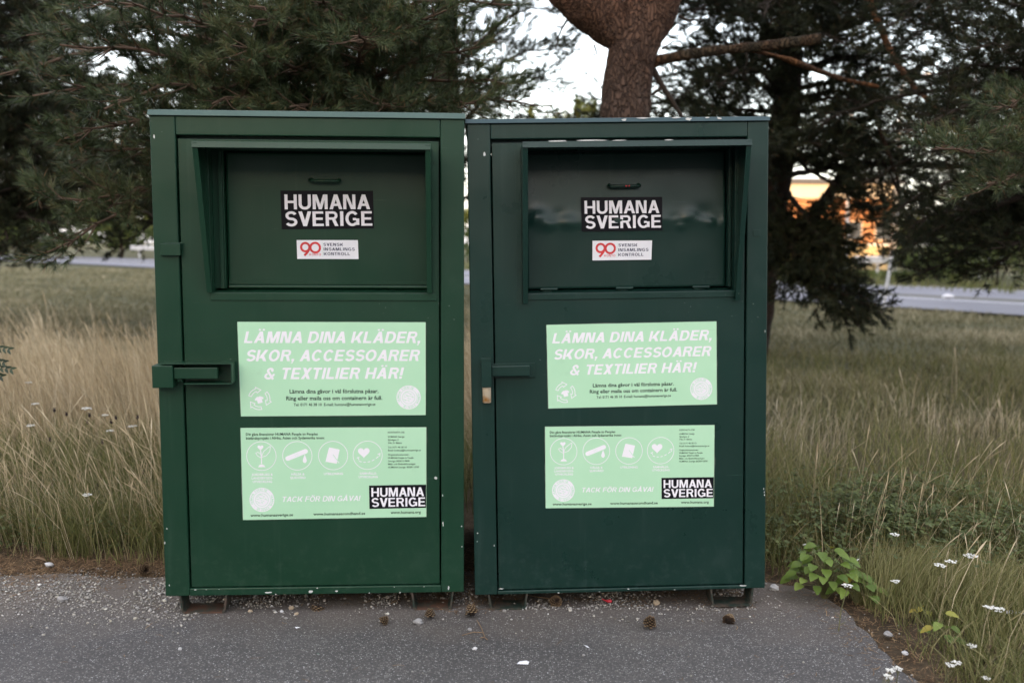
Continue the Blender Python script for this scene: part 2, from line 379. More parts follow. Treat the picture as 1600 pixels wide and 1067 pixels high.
ROAD = [(-160, 175), (-60, 93), (-37, 72), (-20, 54.5), (-6, 38.8), (6.58, 25.6), (10.25, 19.9), (14, 13), (20, 0), (26, -14)]
def strip(path, o0, o1, z, name, m, dash=None):
    P = []
    for a, b in zip(path[:-1], path[1:]):
        for i in range(12): P.append(Vector(a).lerp(Vector(b), i / 12))
    for _ in range(25): P = [P[0]] + [(P[i - 1] + P[i] * 2 + P[i + 1]) / 4 for i in range(1, len(P) - 1)] + [P[-1]]
    L = []; D = 0
    for i, p in enumerate(P):
        t = (P[min(i + 1, len(P) - 1)] - P[max(i - 1, 0)]).normalized(); nrm = Vector((-t.y, t.x))
        L.append((p + nrm * o0, p + nrm * o1))
    mb = MB()
    for i in range(len(L) - 1):
        a, b = L[i], L[i + 1]
        if dash and (i // dash) % 2: continue
        mb.add([(a[0].x, a[0].y, z), (b[0].x, b[0].y, z), (b[1].x, b[1].y, z), (a[1].x, a[1].y, z)], [(0, 1, 2, 3)])
    o = mb.build(name, m); tag(o, kind='structure'); return o
strip(ROAD, 0, 4.6, 0.060, 'road', M['road'])
strip(ROAD, 3.55, 3.70, 0.066, 'road_edge_line', M['line'])
strip(ROAD, 4.6, 5.3, 0.058, 'road_verge', M['soil'])
strip(ROAD, 5.3, 10.6, 0.060, 'second_road', M['road'])
strip(ROAD, 10.2, 10.3, 0.066, 'second_road_edge_line', M['line'])

# ------------------------------------------------------------------ lettering (bold sans strokes; small print uses the built-in font)
def stroke(pl, t):
    """a polyline of width t as mitred quads"""
    P = [Vector(p) for p in pl]; n = len(P); L = []
    for i, p in enumerate(P):
        a = (P[i] - P[i - 1]).normalized() if i > 0 else (P[1] - P[0]).normalized()
        b = (P[i + 1] - P[i]).normalized() if i < n - 1 else a
        na, nb_ = Vector((-a.y, a.x)), Vector((-b.y, b.x)); m = (na + nb_).normalized()
        k = t / 2 / max(0.35, m.dot(na)); L.append((p + m * k, p - m * k))
    return [[L[i][0], L[i][1], L[i + 1][1], L[i + 1][0]] for i in range(n - 1)]
def rect(x0, y0, x1, y1): return [[Vector((x0, y0)), Vector((x1, y0)), Vector((x1, y1)), Vector((x0, y1))]]
def diag(xa, ya, xb, yb, w): return [[Vector((xa, ya)), Vector((xa + w, ya)), Vector((xb + w, yb)), Vector((xb, yb))]]
def arc(cx, cy, rx, ry, a0, a1, n=12):
    return [(cx + rx * math.cos(R(a0 + (a1 - a0) * i / n)), cy + ry * math.sin(R(a0 + (a1 - a0) * i / n))) for i in range(n + 1)]
def glyph(ch, t):
    th = t * 0.86                                            # horizontals are a little thinner
    if ch == 'H': return .74, rect(0, 0, t, 1) + rect(.74 - t, 0, .74, 1) + rect(t, .5 - th / 2, .74 - t, .5 + th / 2)
    if ch == 'I': return t, rect(0, 0, t, 1)
    if ch == 'L': return .60, rect(0, 0, t, 1) + rect(t, 0, .60, th)
    if ch in 'EF':
        g = rect(0, 0, t, 1) + rect(t, 1 - th, .62, 1) + rect(t, .5 - th / 2, .58, .5 + th / 2)
        return (.64, g + rect(t, 0, .64, th)) if ch == 'E' else (.60, g)
    if ch == 'T': return .64, rect(0, 1 - th, .64, 1) + rect(.32 - t / 2, 0, .32 + t / 2, 1 - th)
    if ch == 'N': return .74, rect(0, 0, t, 1) + rect(.74 - t, 0, .74, 1) + diag(t * .55, 1, .74 - t * 1.55, 0, t)
    if ch == 'M': return .90, rect(0, 0, t, 1) + rect(.90 - t, 0, .90, 1) + diag(t * .42, 1, .45 - t * .5, 0, t) + diag(.90 - t * 1.42, 1, .45 - t * .5, 0, t)
    if ch == 'V': return .74, diag(0, 1, .37 - t * .56, 0, t * 1.12) + diag(.74 - t * 1.12, 1, .37 - t * .56, 0, t * 1.12)
    if ch in 'AÄÅ':
        w = .78; q = t * 1.1
        g = diag(0, 0, w / 2 - q / 2, 1, q) + diag(w - q, 0, w / 2 - q / 2, 1, q) + rect(.20, .22, w - .20, .22 + th)
        if ch == 'Ä': g = g + rect(w / 2 - .22, 1.07, w / 2 - .06, 1.21) + rect(w / 2 + .06, 1.07, w / 2 + .22, 1.21)
        if ch == 'Å': g = g + stroke(arc(w / 2, 1.14, .085, .085, 0, 360, 12), .06)
        return w, g
    if ch == 'K': return .78, rect(0, 0, t, 1) + diag(t * .9, .26, .78 - t * 1.35, 1, t * 1.25) + diag(.25, .58, .78 - t * 1.2, 0, t * 1.2)
    if ch == 'X': return .70, diag(0, 0, .70 - t * 1.2, 1, t * 1.2) + diag(.70 - t * 1.2, 0, 0, 1, t * 1.2)
    if ch == 'D':
        w = .74; return w, rect(0, 0, t, 1) + stroke([(t, 1 - th / 2), (.36, 1 - th / 2)] + arc(.36, .5, w - .36 - t / 2, .5 - th / 2, 82, -82, 14) + [(.36, th / 2), (t, th / 2)], t * .94)
    if ch == 'R':
        w = .72; return w, rect(0, 0, t, 1) + stroke([(t, 1 - th / 2), (.44, 1 - th / 2)] + arc(.44, .715, w - .46 - t / 2, .285 - th / 2, 80, -80, 8) + [(.44, .43 + th / 2), (t, .43 + th / 2)], th) + diag(.36, .44, w - t * 1.05, 0, t * 1.08)
    if ch == 'P':
        w = .68; return w, rect(0, 0, t, 1) + stroke([(t, 1 - th / 2), (.42, 1 - th / 2)] + arc(.42, .69, w - .44 - t / 2, .31 - th / 2, 80, -80, 8) + [(.42, .38 + th / 2), (t, .38 + th / 2)], th)
    if ch == 'U':
        w = .74; r = w / 2 - t / 2; return w, stroke([(t / 2, 1), (t / 2, .34)] + arc(w / 2, .34, r, .34 - th / 2 + .01, 188, 352, 12) + [(w - t / 2, .34), (w - t / 2, 1)], t)
    if ch in 'OÖCG':
        w = .80 if ch != 'C' else .76; rx, ry = w / 2 - t / 2, .5 - th / 2 + .012
        if ch in 'OÖ':
            g = stroke(arc(w / 2, .5, rx, ry, 0, 360, 28), t * .95)
            if ch == 'Ö': g = g + rect(w / 2 - .22, 1.07, w / 2 - .06, 1.21) + rect(w / 2 + .06, 1.07, w / 2 + .22, 1.21)
            return w, g
        if ch == 'C': return w, stroke(arc(w / 2, .5, rx, ry, 38, 322, 22), t * .95)
        return w, stroke(arc(w / 2, .5, rx, ry, 40, 318, 22), t * .95) + rect(w - t, .06, w, .50) + rect(w * .54, .38, w - t, .38 + th)
    if ch == 'S':
        w = .70; rx = w / 2 - t / 2; ry = (1 - th) / 4 + .004
        up = arc(w / 2, 1 - th / 2 - ry + .008, rx * .96, ry, 22, 262, 14); lo = arc(w / 2, th / 2 + ry - .008, rx, ry, 82, -158, 14)
        return w, stroke(up + lo, t * .92)
    if ch == '!': return t, rect(0, 0, t, .20) + rect(0, .29, t, 1)
    if ch == ',': return t, rect(0, 0, t, .20) + diag(t * .1, -.20, t * .35, 0, t * .5)
    if ch == '-': return .34, rect(0, .34, .34, .34 + th)
    if ch == '.': return t, rect(0, 0, t, .20)
    if ch == '&':
        w = .80
        return w, stroke(arc(.36, .76, .165, .16, -40, 235, 14) + [(.30, .56), (.62, .10), (.72, -.0)], t * .86) + stroke(arc(.34, .28, .25, .215, 118, 330, 14) + [(.64, .30), (.70, .46)], t * .86)
    return .34, []
def big_text(s, t=.2, gap=.11, slant=0.0):
    x = 0; polys = []
    for ch in s:
        if ch == ' ': x += .34; continue
        w, g = glyph(ch, t)
        for p in g: polys.append([Vector((q.x + x + q.y * slant, q.y)) for q in p])
        x += w + (gap if ch not in ',' else .06) - (.05 if ch in 'SVA' else 0)
    return polys                                             # cap height 1
_font_cache = {}
def small_text(s, bold=0.018):
    if (s, bold) in _font_cache: return _font_cache[(s, bold)]
    c = bpy.data.curves.new('print', 'FONT'); c.body = s; c.offset = bold; c.resolution_u = 2
    o = bpy.data.objects.new('print', c); COL.objects.link(o)
    dg = bpy.context.evaluated_depsgraph_get(); e = o.evaluated_get(dg); me = e.to_mesh()
    vs = [Vector((v.co.x, v.co.y)) for v in me.vertices]; polys = [[vs[i] for i in p.vertices] for p in me.polygons]
    e.to_mesh_clear(); bpy.data.objects.remove(o); bpy.data.curves.remove(c)
    _font_cache[(s, bold)] = polys
    return polys

class Sheet:
    """a printed sheet on a flat face: corners in the face's own metres (top-left, top-right, bottom-right, bottom-left)"""
    def __init__(s, corners, y, parent, name, m, label, edge=True):
        s.c = [Vector(p) for p in corners]; s.y = y; s.parent = parent; s.ink = {}; s.z = 0
        s.w = ((s.c[1] - s.c[0]).length + (s.c[2] - s.c[3]).length) / 2; s.h = ((s.c[0] - s.c[3]).length + (s.c[1] - s.c[2]).length) / 2
        mb = MB(); n = 14                                    # slightly uneven cut edge, a real film thickness
        ring = []
        for a, b in ((0, 1), (1, 2), (2, 3), (3, 0)):
            for i in range(n): ring.append(s.c[a].lerp(s.c[b], i / n))
        mb.prism([(p.x, y, p.y) for p in ring], (0, 0.0008, 0))
        s.o = mb.build(name, m, parent)
        if label: s.o['label'] = label
        if edge:
            e = 0.004; mb = MB(); cen = sum(s.c, Vector((0, 0))) / 4
            ring = [p + (p - cen).normalized() * e * (0.5 + 0.7 * mnoise.noise((p.x * 60, p.y * 60, 1.7))) for p in ring]
            mb.prism([(p.x, y + 0.0005, p.y) for p in ring], (0, 0.0007, 0)); mb.build('adhesive_edge', M['poster_edge'], s.o)
    def P(s, u, v):                                          # u right, v down, both 0..1
        return s.c[0].lerp(s.c[1], u).lerp(s.c[3].lerp(s.c[2], u), v)
    def put(s, ink, polys, lift=1):
        mb = s.ink.setdefault(ink, MB())
        for p in polys:
            s.z = (s.z + 1) % 7
            y = s.y - 0.0003 * lift - 0.00003 * s.z
            q = [s.P(a, b) for a, b in p]
            mb.add([(a.x, y, a.y) for a in q], [tuple(range(len(q)))])
    def fit(s, ink, polys, u0, u1, base, cap, lift=1):       # fit text to a span; base: v of the baseline, cap: cap height as a share of the sheet's height
        if not polys: return
        xs = [q.x for p in polys for q in p]; x0, x1 = min(xs), max(xs); k = (u1 - u0) / (x1 - x0)
        s.put(ink, [[(u0 + (q.x - x0) * k, base - q.y * cap) for q in p] for p in polys], lift)
    def small(s, ink, txt, u0, u1, base, cap, bold=0.018): s.fit(ink, small_text(txt, bold - .002), u0, u1, base, cap / 0.70)
    def shape(s, ink, pts, lift=1): s.put(ink, [pts], lift)
    def circ(s, u, v, r, n=28, sy=1.0):                      # r as a share of the width
        a = s.w / s.h; return [(u + r * math.cos(2 * math.pi * i / n), v + r * a * sy * math.sin(2 * math.pi * i / n)) for i in range(n)]
    def line(s, ink, pts, wd, lift=1):                       # pts in (u, v); wd as a share of the width
        a = s.w / s.h; P = [(p[0], p[1] / a) for p in pts]
        s.put(ink, [[(q.x, q.y * a) for q in g] for g in stroke(P, wd)], lift)
    def ring(s, ink, u, v, r, wd, lift=1):
        c = s.circ(u, v, r, 36); s.line(ink, c + [c[0]], wd, lift)
    def finish(s):
        for ink, mb in s.ink.items():
            mb.build(ink.replace('_print', '_lettering'), M[ink], s.o)

def logo(S, u0, v0, u1, v1):                                 # two lines of white capitals on black
    f = lambda a: u0 + (u1 - u0) * a
    g = lambda b: v0 + (v1 - v0) * b
    S.fit('white_print', big_text('HUMANA', .185, .105), f(.04), f(.965), g(.485), (v1 - v0) * .385, 2)
    S.fit('white_print', big_text('SVERIGE', .185, .115), f(.045), f(.985), g(.925), (v1 - v0) * .385, 2)

def seal(S, u, v, r):                                        # round pale stamp with lettering round its rim
    a = S.w / S.h
    S.shape('white_print', S.circ(u, v, r, 40))
    for k in (.70, .52): S.ring('pale_print', u, v, r * k, r * .035, 2)
    word = 'HUMANA SVERIGE · HUMANA SVERIGE · '
    for i, ch in enumerate(word):
        if ch in ' ': continue
        th = R(200) - 2 * math.pi * i / len(word)
        for p in (small_text(ch, 0.02) if ch != '·' else [[Vector((.2 + .1 * math.cos(k), .3 + .1 * math.sin(k))) for k in (0, 1.5, 3, 4.6)]]):
            q = []
            for w in p:
                x, y = (w.x - .32) * r * .26, (w.y - .35) * r * .26
                rad = r * .85 + y; an = th - x / (r * .85)
                q.append((u + rad * math.cos(an), v - rad * a * math.sin(an)))
            S.shape('pale_print', q, 2)
    rr = random.Random(3)
    for i in range(26):                                      # faint engraving in the middle of the stamp
        an, d = rr.uniform(0, 6.28), r * .44 * math.sqrt(rr.random()); x, y = u + d * math.cos(an), v + d * a * math.sin(an)
        S.line('pale_print', [(x - r * .07, y), (x, y - r * .04 * a), (x + r * .07, y)], r * .035, 2)

def heart(u, v, s, a):
    pts = []
    for i in range(28):
        k = 2 * math.pi * i / 28
        x = 16 * math.sin(k) ** 3; y = 13 * math.cos(k) - 5 * math.cos(2 * k) - 2 * math.cos(3 * k) - math.cos(4 * k)
        pts.append((u + s * x / 17, v - s * a * y / 17))
    return pts

def poster_one(S):
    a = S.w / S.h; sl = .21
    S.fit('white_print', big_text('LÄMNA DINA KLÄDER,', .2, .10, sl), .030, .972, .222, .122)
    S.fit('white_print', big_text('SKOR, ACCESSOARER', .2, .10, sl), .040, .970, .414, .120)
    S.fit('white_print', big_text('& TEXTILIER HÄR!', .2, .11, sl), .132, .884, .605, .121)
    S.small('dark_print', 'Lämna dina gåvor i väl förslutna påsar.', .265, .744, .757, .042, .022)
    S.small('dark_print', 'Ring eller maila oss om containern är full.', .246, .764, .830, .042, .022)
    S.small('dark_print', 'Tel: 0171 46 38 10  E-mail: humana@humanasverige.se', .285, .727, .893, .030, .016)
    seal(S, .907, .807, .066)
    cu, cv = .101, .815                                      # three chasing arrows round a shirt
    def po(r, d): return (cu + r * math.cos(R(d)), cv - r * a * math.sin(R(d)))
    for d0 in (100, 340, 220):
        outer = [po(.058, d0 + 62 - k * 9) for k in range(7)]; inner = [po(.043, d0 + 8 + k * 9) for k in range(7)]
        tip = [po(.066, d0 + 6), po(.050, d0 - 22), po(.034, d0 + 6)]
        S.line('white_print', inner[::-1][:1] + outer + tip + inner + [outer[0]], .0042)
    sh = [(-.6, .35), (-.95, .05), (-.7, -.25), (-.5, -.1), (-.5, -.85), (.5, -.85), (.5, -.1), (.7, -.25), (.95, .05), (.6, .35), (.25, .55), (0, .42), (-.25, .55)]
    rot = R(14)
    S.shape('white_print', [(cu + .027 * (x * math.cos(rot) - y * math.sin(rot)), cv - .027 * a * (x * math.sin(rot) + y * math.cos(rot))) for x, y in sh])
    S.finish()

def poster_two(S):
    a = S.w / S.h; W = 'white_print'; D = 'dark_print'
    S.small(D, 'Din gåva finansierar HUMANA People to Peoples', .028, .413, .082, .028, .02)
    S.small(D, 'biståndsprojekt i Afrika, Asien och Sydamerika inom:', .028, .449, .124, .028, .02)
    for cu in (.108, .301, .494, .681): S.ring(W, cu, .305, .079, .0034)
    # seedling with a heart
    S.line(W, [(.108, .39), (.108, .30), (.104, .24)], .006); S.shape(W, heart(.104, .212, .017, a))
    S.shape(W, [(.089, .425), (.094, .405), (.108, .392), (.122, .405), (.128, .425)])
    S.line(W, [(.108, .315), (.120, .255), (.150, .205), (.157, .20), (.154, .255), (.135, .30), (.108, .318)], .0035)
    S.line(W, [(.106, .325), (.086, .300), (.078, .272), (.090, .262), (.104, .285), (.106, .325)], .0035)
    # plaster and a drop
    c, s = math.cos(R(22)), math.sin(R(22)); pl = []
    for x, y in [(-.052, -.013), (.052, -.013)] + [(.052 + .013 * math.cos(R(k)), .013 * math.sin(R(k))) for k in (-60, -30, 0, 30, 60)] + [(.052, .013), (-.052, .013)] + [(-.052 - .013 * math.cos(R(k)), .013 * math.sin(R(k))) for k in (60, 30, 0, -30, -60)]:
        pl.append((.297 + x * c - y * s, .295 - a * (x * s + y * c)))
    S.shape(W, pl)
    for x in (-.008, 0, .008):
        for y in (-.005, .004): S.shape('pale_print', S.circ(.297 + x * c - y * s, .295 - a * (x * s + y * c), .0016, 8), 2)
    S.shape(W, [(.341, .288), (.349, .335), (.352, .362), (.346, .382), (.339, .385), (.332, .376), (.329, .358), (.333, .33)])
    # book and pencil
    S.shape(W, [(.474, .215), (.530, .240), (.513, .395), (.452, .372)]); S.shape(W, [(.470, .232), (.474, .215), (.456, .380), (.452, .372)])
    S.line('pale_print', [(.494, .295), (.518, .365)], .0035, 2); S.line(W, [(.516, .360), (.526, .388)], .004)
    # heart with a dashed arrow
    S.shape(W, heart(.660, .272, .034, a))
    for k in range(5):
        u0 = .634 + k * .023; f = lambda u: .382 - ((u - .668) / .06) ** 2 * .045 if u > .668 else .382 - ((.668 - u) / .05) ** 2 * .03
        S.line(W, [(u0, f(u0)), (u0 + .007, f(u0 + .007)), (u0 + .014, f(u0 + .014))], .0045)
    S.line(W, [(.735, .298), (.748, .285), (.746, .318)], .0045); S.line(W, [(.622, .335), (.636, .325)], .0045); S.line(W, [(.628, .325), (.634, .358)], .0045)
    for cu, rows in ((.110, ('JORDBRUKS &', 'LANDSBYGDS-', 'UTVECKLING')), (.302, ('HÄLSA &', 'SJUKVÅRD')), (.494, ('UTBILDNING',)), (.683, ('SAMHÄLLS-', 'UTVECKLING'))):
        for k, rw in enumerate(rows):
            hw = .0052 * len(rw); S.small(W, rw, cu - hw, cu + hw, .517 + k * .039, .024, .03)
    for txt, u1, v in (('KONTAKTA OSS', .882, .064), ('HUMANA Sverige', .881, .112), ('Sjövägen 2', .849, .146), ('746 31 Bålsta', .867, .180), ('Tel: 0171 46 38 10', .893, .228), ('Email: humana@humanasverige.se', .970, .262),
                       ('Organisationsnummer:', .906, .310), ('HUMANA People to People', .930, .345), ('Sverige: 802412-9408', .908, .380), ('Miljö- och Biståndsföreningen', .941, .414), ('HUMANA Sverige: 822001-5930', .960, .449)):
        S.small(D, txt, .792, u1, v, .019, .012)
    seal(S, .105, .782, .067)
    S.fit(W, big_text('TACK FÖR DIN GÅVA!', .165, .10, .2), .217, .641, .808, .058)
    S.shape('black_print', [(.687, .640), (.9985, .637), (.9985, .897), (.688, .900)])
    logo(S, .687, .640, .9985, .898)
    S.small(D, 'www.humanasverige.se', .041, .272, .965, .030, .02); S.small(D, 'www.humanasecondhand.se', .382, .665, .962, .030, .02); S.small(D, 'www.humana.org', .804, .970, .958, .030, .02)
    S.finish()

def badge(S):
    a = S.w / S.h; Rd = 'red_print'
    S.ring(Rd, .137, .375, .068, .036); S.ring(Rd, .298, .400, .078, .036)
    S.line(Rd, [(.203, .42), (.185, .58), (.150, .72), (.118, .82)], .036, 1.4)
    S.fit(Rd, big_text('KONTO', .15, .12), .197, .388, .82, .115)
    S.line('pale_print', [(.418, .12), (.418, .88)], .004)
    for txt, u1, v in (('SVENSK', .755, .31), ('INSAMLINGS', .945, .555), ('KONTROLL', .862, .80)):
        S.fit('navy_print', big_text(txt, .185, .16), .435, u1, v, .155)
    S.finish()

# ------------------------------------------------------------------ the two donation boxes
def matrix_of(loc, yaw, pit, rol):
    return Matrix.Translation(loc) @ Matrix.Rotation(yaw, 4, 'Z') @ Matrix.Rotation(pit, 4, 'X') @ Matrix.Rotation(rol, 4, 'Y')

def plate_hole(x0, x1, z0, z1, hx0, hx1, hz0, hz1, y0, y1):
    xs, zs = (x0, hx0, hx1, x1), (z0, hz0, hz1, z1)
    vs = [(x, y, z) for y in (y0, y1) for z in zs for x in xs]; fs = []
    for j in range(3):
        for i in range(3):
            if (i, j) == (1, 1): continue
            a = j * 4 + i; fs.append((a, a + 1, a + 5, a + 4)); b = a + 16; fs.append((b, b + 4, b + 5, b + 1))
    def wall(loop):
        for k in range(len(loop)):
            a, b = loop[k], loop[(k + 1) % len(loop)]; fs.append((a, a + 16, b + 16, b))
    wall([0, 1, 2, 3, 7, 11, 15, 14, 13, 12, 8, 4]); wall([5, 9, 10, 6])
    return vs, fs

def container(P):
    m, ml = M[P['paint']], M[P['lid']]
    root = bpy.data.objects.new('clothes_donation_box', None); COL.objects.link(root)
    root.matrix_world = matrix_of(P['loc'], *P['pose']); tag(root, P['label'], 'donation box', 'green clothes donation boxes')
    W, Hh, D = P['w'], P['h'], 1.12; hw = W / 2; pz = 0.006
    dl, dr, db, dt = P['door']
    # cabinet behind the front frame
    mb = MB()
    mb.box(-hw + .004, -hw + .010, .052, D, pz, Hh - .006); mb.box(hw - .010, hw - .004, .052, D, pz, Hh - .006)
    mb.box(-hw + .010, hw - .010, D - .006, D, pz, Hh - .006); mb.box(-hw + .010, hw - .010, .052, D - .006, pz, pz + .006)
    mb.box(dl - .03, dr + .03, .052, .056, .012, .04); mb.box(dl - .03, dl - .006, .050, .056, .04, Hh - .05); mb.box(dr + .006, dr + .03, .050, .056, .04, Hh - .05)
    mb.box(dl - .006, dr + .006, .050, .056, dt - .01, Hh - .05)
    mb.build('cabinet', m, root)
    for x0, x1 in ((-hw, dl - .006), (dr + .006, hw)):
        mb = MB(); mb.box(x0, x1, 0, .05, 0, Hh); mb.build('corner_post', m, root, .004)
    mb = MB(); mb.box(dl - .005, dr + .005, .001, .05, dt + .013, Hh); mb.build('header_beam', m, root, .004)
    mb = MB(); mb.box(dl - .005, dr + .005, .0005, .05, 0.0, db - .004); mb.build('bottom_rail', m, root, .003)
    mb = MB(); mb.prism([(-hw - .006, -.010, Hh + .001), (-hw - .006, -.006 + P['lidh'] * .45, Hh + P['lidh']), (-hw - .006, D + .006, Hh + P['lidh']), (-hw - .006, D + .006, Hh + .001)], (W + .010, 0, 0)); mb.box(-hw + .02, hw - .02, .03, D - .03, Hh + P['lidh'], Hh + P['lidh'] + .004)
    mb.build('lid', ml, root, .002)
    # skids: bent channels under the box
    for x0, x1, mm in P['feet']:
        up = .009 if (mm == 'foot' and x0 < 0) else 0.0; mb = MB(); t = .007; y0 = .003
        prof = [(x0, 0), (x0 + .008, -.064), (x0 + .018, -.074), (x1 - .018, -.074), (x1 - .008, -.064), (x1, 0)]
        outer = prof; inner = [(x0 + t, 0), (x0 + .008 + t, -.062), (x0 + .02 + t * .4, -.067), (x1 - .02 - t * .4, -.067), (x1 - .008 - t, -.062), (x1 - t, 0)]
        n = len(prof); vs = [(x, y, z) for y in (y0, D - .05) for (x, z) in outer + inner]; fs = []
        for i in range(n - 1):
            fs += [(i, i + 1, n + i + 1, n + i), (2 * n + i, 3 * n + i, 3 * n + i + 1, 2 * n + i + 1), (i, 2 * n + i, 2 * n + i + 1, i + 1), (n + i, n + i + 1, 3 * n + i + 1, 3 * n + i)]
        ft_ = None
        for (ya, yb) in ((y0, y0 + .10), (D - .15, D - .05)):
            mb = MB()
            for lo, hi in (((0, 1, 2), (0, 1, 2)), ((3, 4, 5), (3, 4, 5))):
                pl = [(x, z + (up if z < -.01 else 0)) for x, z in [outer[i] for i in lo] + [inner[i] for i in reversed(hi)]]
                mb.prism([(x, ya, z) for x, z in pl], (0, yb - ya, 0))
            ft_ = mb.build('skid_foot', M['foot'], root)
            mb = MB(); mb.box(x0 + .0185, x1 - .0185, ya + .001, yb - .001, -.0735 + up, -.0675 + up); mb.build('foot_base', M[mm], ft_)
    # door with the hatch opening
    ox0, ox1, oz0, oz1 = P['open']; yd = .009
    mb = MB(); mb.add(*plate_hole(dl, dr, db, dt, ox0, ox1, oz0, oz1, yd, yd + .035)); door = mb.build('door', m, root, .0015)
    fl, fr, fb, ft = P['flap']; yf = .085
    mb = MB()                                                # throat round the flap, with a stepped inner frame
    mb.box(ox0 - .004, ox0, yd + .036, yf + .03, oz0, oz1); mb.box(ox1, ox1 + .004, yd + .036, yf + .03, oz0, oz1); mb.box(ox0 - .004, ox1 + .004, yd + .036, yf + .03, oz1, oz1 + .004)
    mb.box(ox0, fl - .004, yf - .028, yf + .028, oz0 + .012, oz1); mb.box(fr + .004, ox1, yf - .028, yf + .028, oz0 + .012, oz1); mb.box(fl - .004, fr + .004, yf + .026, yf + .030, oz0 + .012, oz1)
    mb.box(fl - .022, fl - .008, yf - .040, yf - .029, oz0 + .012, oz1 - .002) if P['step'] else None
    mb.box(fr + .004, fr + .012, yf - .044, yf - .029, oz0 + .012, oz1 - .002)
    mb.build('hatch_frame', m, door, .0015)
    # sloping ledge and the strip beneath
    mb = MB(); mb.prism([(ox0, yd + .001, oz0 - .004), (ox0, yf + .02, oz0 + .010), (ox0, yf + .02, oz0 + .004), (ox0, yd + .001, oz0 - .010)], (ox1 - ox0, 0, 0))
    mb.build('ledge', m, door)
    sl, sr, s0, s1 = P['sill']; mb = MB(); mb.box(sl, sr, yd - .005, yd - .0005, s0, s1); mb.build('sill_strip', m, door, .0015)
    # flap: a pressed sheet; the right one is creased
    nx, nz = 90, 60; vs = []; fs = []
    rr = random.Random(5)
    dents = [(rr.uniform(fl, fr), rr.gauss(P['crease'] or 1.4, .012), rr.uniform(.008, .022), rr.choice((-1, 1)) * rr.uniform(.002, .0045)) for _ in range(26)]
    dents += [(fl + .045, (P['crease'] or 1.4) + .022, .03, -.009), (fl + .085, (P['crease'] or 1.4) - .012, .018, -.006), (fl + .165, (P['crease'] or 1.4) - .002, .02, -.006), (fr - .14, (P['crease'] or 1.4) + .025, .02, -.005), (fr - .08, (P['crease'] or 1.4) + .03, .03, .004)]
    for j in range(nz + 1):
        for i in range(nx + 1):
            x = fl + (fr - fl) * i / nx; z = fb + (ft - fb) * j / nz; y = yf
            if P['crease']:
                zc = P['crease'] + .006 * math.sin(x * 9) + .004 * mnoise.noise((x * 14, 0, 0)); k = z - zc
                y += (.048 * k if k > 0 else 0.0) - .006 * math.exp(-abs(k) / .04) - .002
                edge = min(1, (x - fl) / .03, (fr - x) / .03)
                for (dx, dz, ds, da) in dents: y += edge * da * math.exp(-((x - dx) ** 2 * .5 + (z - dz) ** 2) / ds ** 2)
                y += .0022 * mnoise.noise((x * 6, 1, z * 6))
            else:
                y += .0016 * mnoise.noise((x * 4, 1, z * 4))
            vs.append((x, y, z))
    for j in range(nz):
        for i in range(nx):
            a = j * (nx + 1) + i; fs.append((a, a + 1, a + nx + 2, a + nx + 1))
    mb = MB(); mb.add(vs, fs, True); flap = mb.build('hatch_flap', m, root)
    sol = flap.modifiers.new('thickness', 'SOLIDIFY'); sol.thickness = .002; sol.offset = 1
    yc = lambda z: min(yf, yf - .013 + .003) if P['crease'] else yf
    if P['crease']:
        for hx in P['hinges']:
            mb = MB(); mb.tube([(hx - .033, yf - .020, fb - .001), (hx + .033, yf - .020, fb - .001)], .0065, 10); mb.box(hx - .024, hx + .010, yf - .020, yf - .004, fb - .014, fb - .004)
            mb.build('flap_hinge', m, flap)
    else:
        mb = MB(); mb.tube([(fl + .004, yf - .010, fb + .006), (fr - .004, yf - .010, fb + .006)], .0075, 10); mb.box(fl + .002, fr - .002, yf - .006, yf - .001, fb + .016, fb + .026); mb.build('flap_edge', m, flap)
    h0, h1, hz = P['handle']; yh = yc(hz) + (.048 * (hz - P['crease']) + .01 if P['crease'] else 0)
    mb = MB(); mb.tube([(h0 + .006, yh, hz + .004), (h0, yh - .020, hz - .002), (h0 + .008, yh - .032, hz - .005), (h1 - .008, yh - .032, hz - .005), (h1, yh - .020, hz - .002), (h1 - .006, yh, hz + .004)], .0056, 10)
    mb.build('flap_handle', m, flap)
    if P['crease']:
        mb = MB()
        for k, (x, w) in enumerate(((.034, .006), (.047, .004))): mb.box(x, x + w, yh - .0392, yh - .0375, hz - .008, hz - .002)
        mb.build('red_mark', M['red_print'], flap)
    # hood: top sheet, two tapered cheeks, folded lips
    hl, hr, zt, zb, dp = P['hood']; t = .003; zl = zt + .004
    hood = MB()
    hood.prism([(hl, yd + .002, zt), (hl, -dp, zl), (hl, -dp, zl - t), (hl, yd + .002, zt - t)], (hr - hl, 0, 0))
    hood.prism([(hl - .001, -dp - .006, zl - .021), (hl - .001, -dp - .0005, zl + .001), (hl - .001, -dp + .003, zl + .001), (hl - .001, -dp - .002, zl - .021)], (hr - hl + .002, 0, 0))
    for x0, sgn in ((hl, 1), (hr - t, -1)):
        pf, pb = (-dp, zl - t), (-.012, zb)
        hood.prism([(x0, yd + .001, zt - t), (x0, pf[0], pf[1]), (x0, pb[0], pb[1]), (x0, yd + .001, zb)], (t, 0, 0))
        lx0, lx1 = (x0, x0 + .019) if sgn > 0 else (x0 + t - .019, x0 + t)
        hood.prism([(lx0, pf[0] - .003, pf[1] - .001), (lx1, pf[0] - .003, pf[1] - .001), (lx1, pb[0] - .003, pb[1]), (lx0, pb[0] - .003, pb[1])], (0, .003, 0))
    hood.build('hood', m, root, .001)
    fx0, fx1 = P['flange']; mb = MB(); mb.box(min(fx0, fx1), max(fx0, fx1), yd - .0035, yd - .0005, zb - .02, zt - .004)
    xc = (fx0 + fx1) / 2
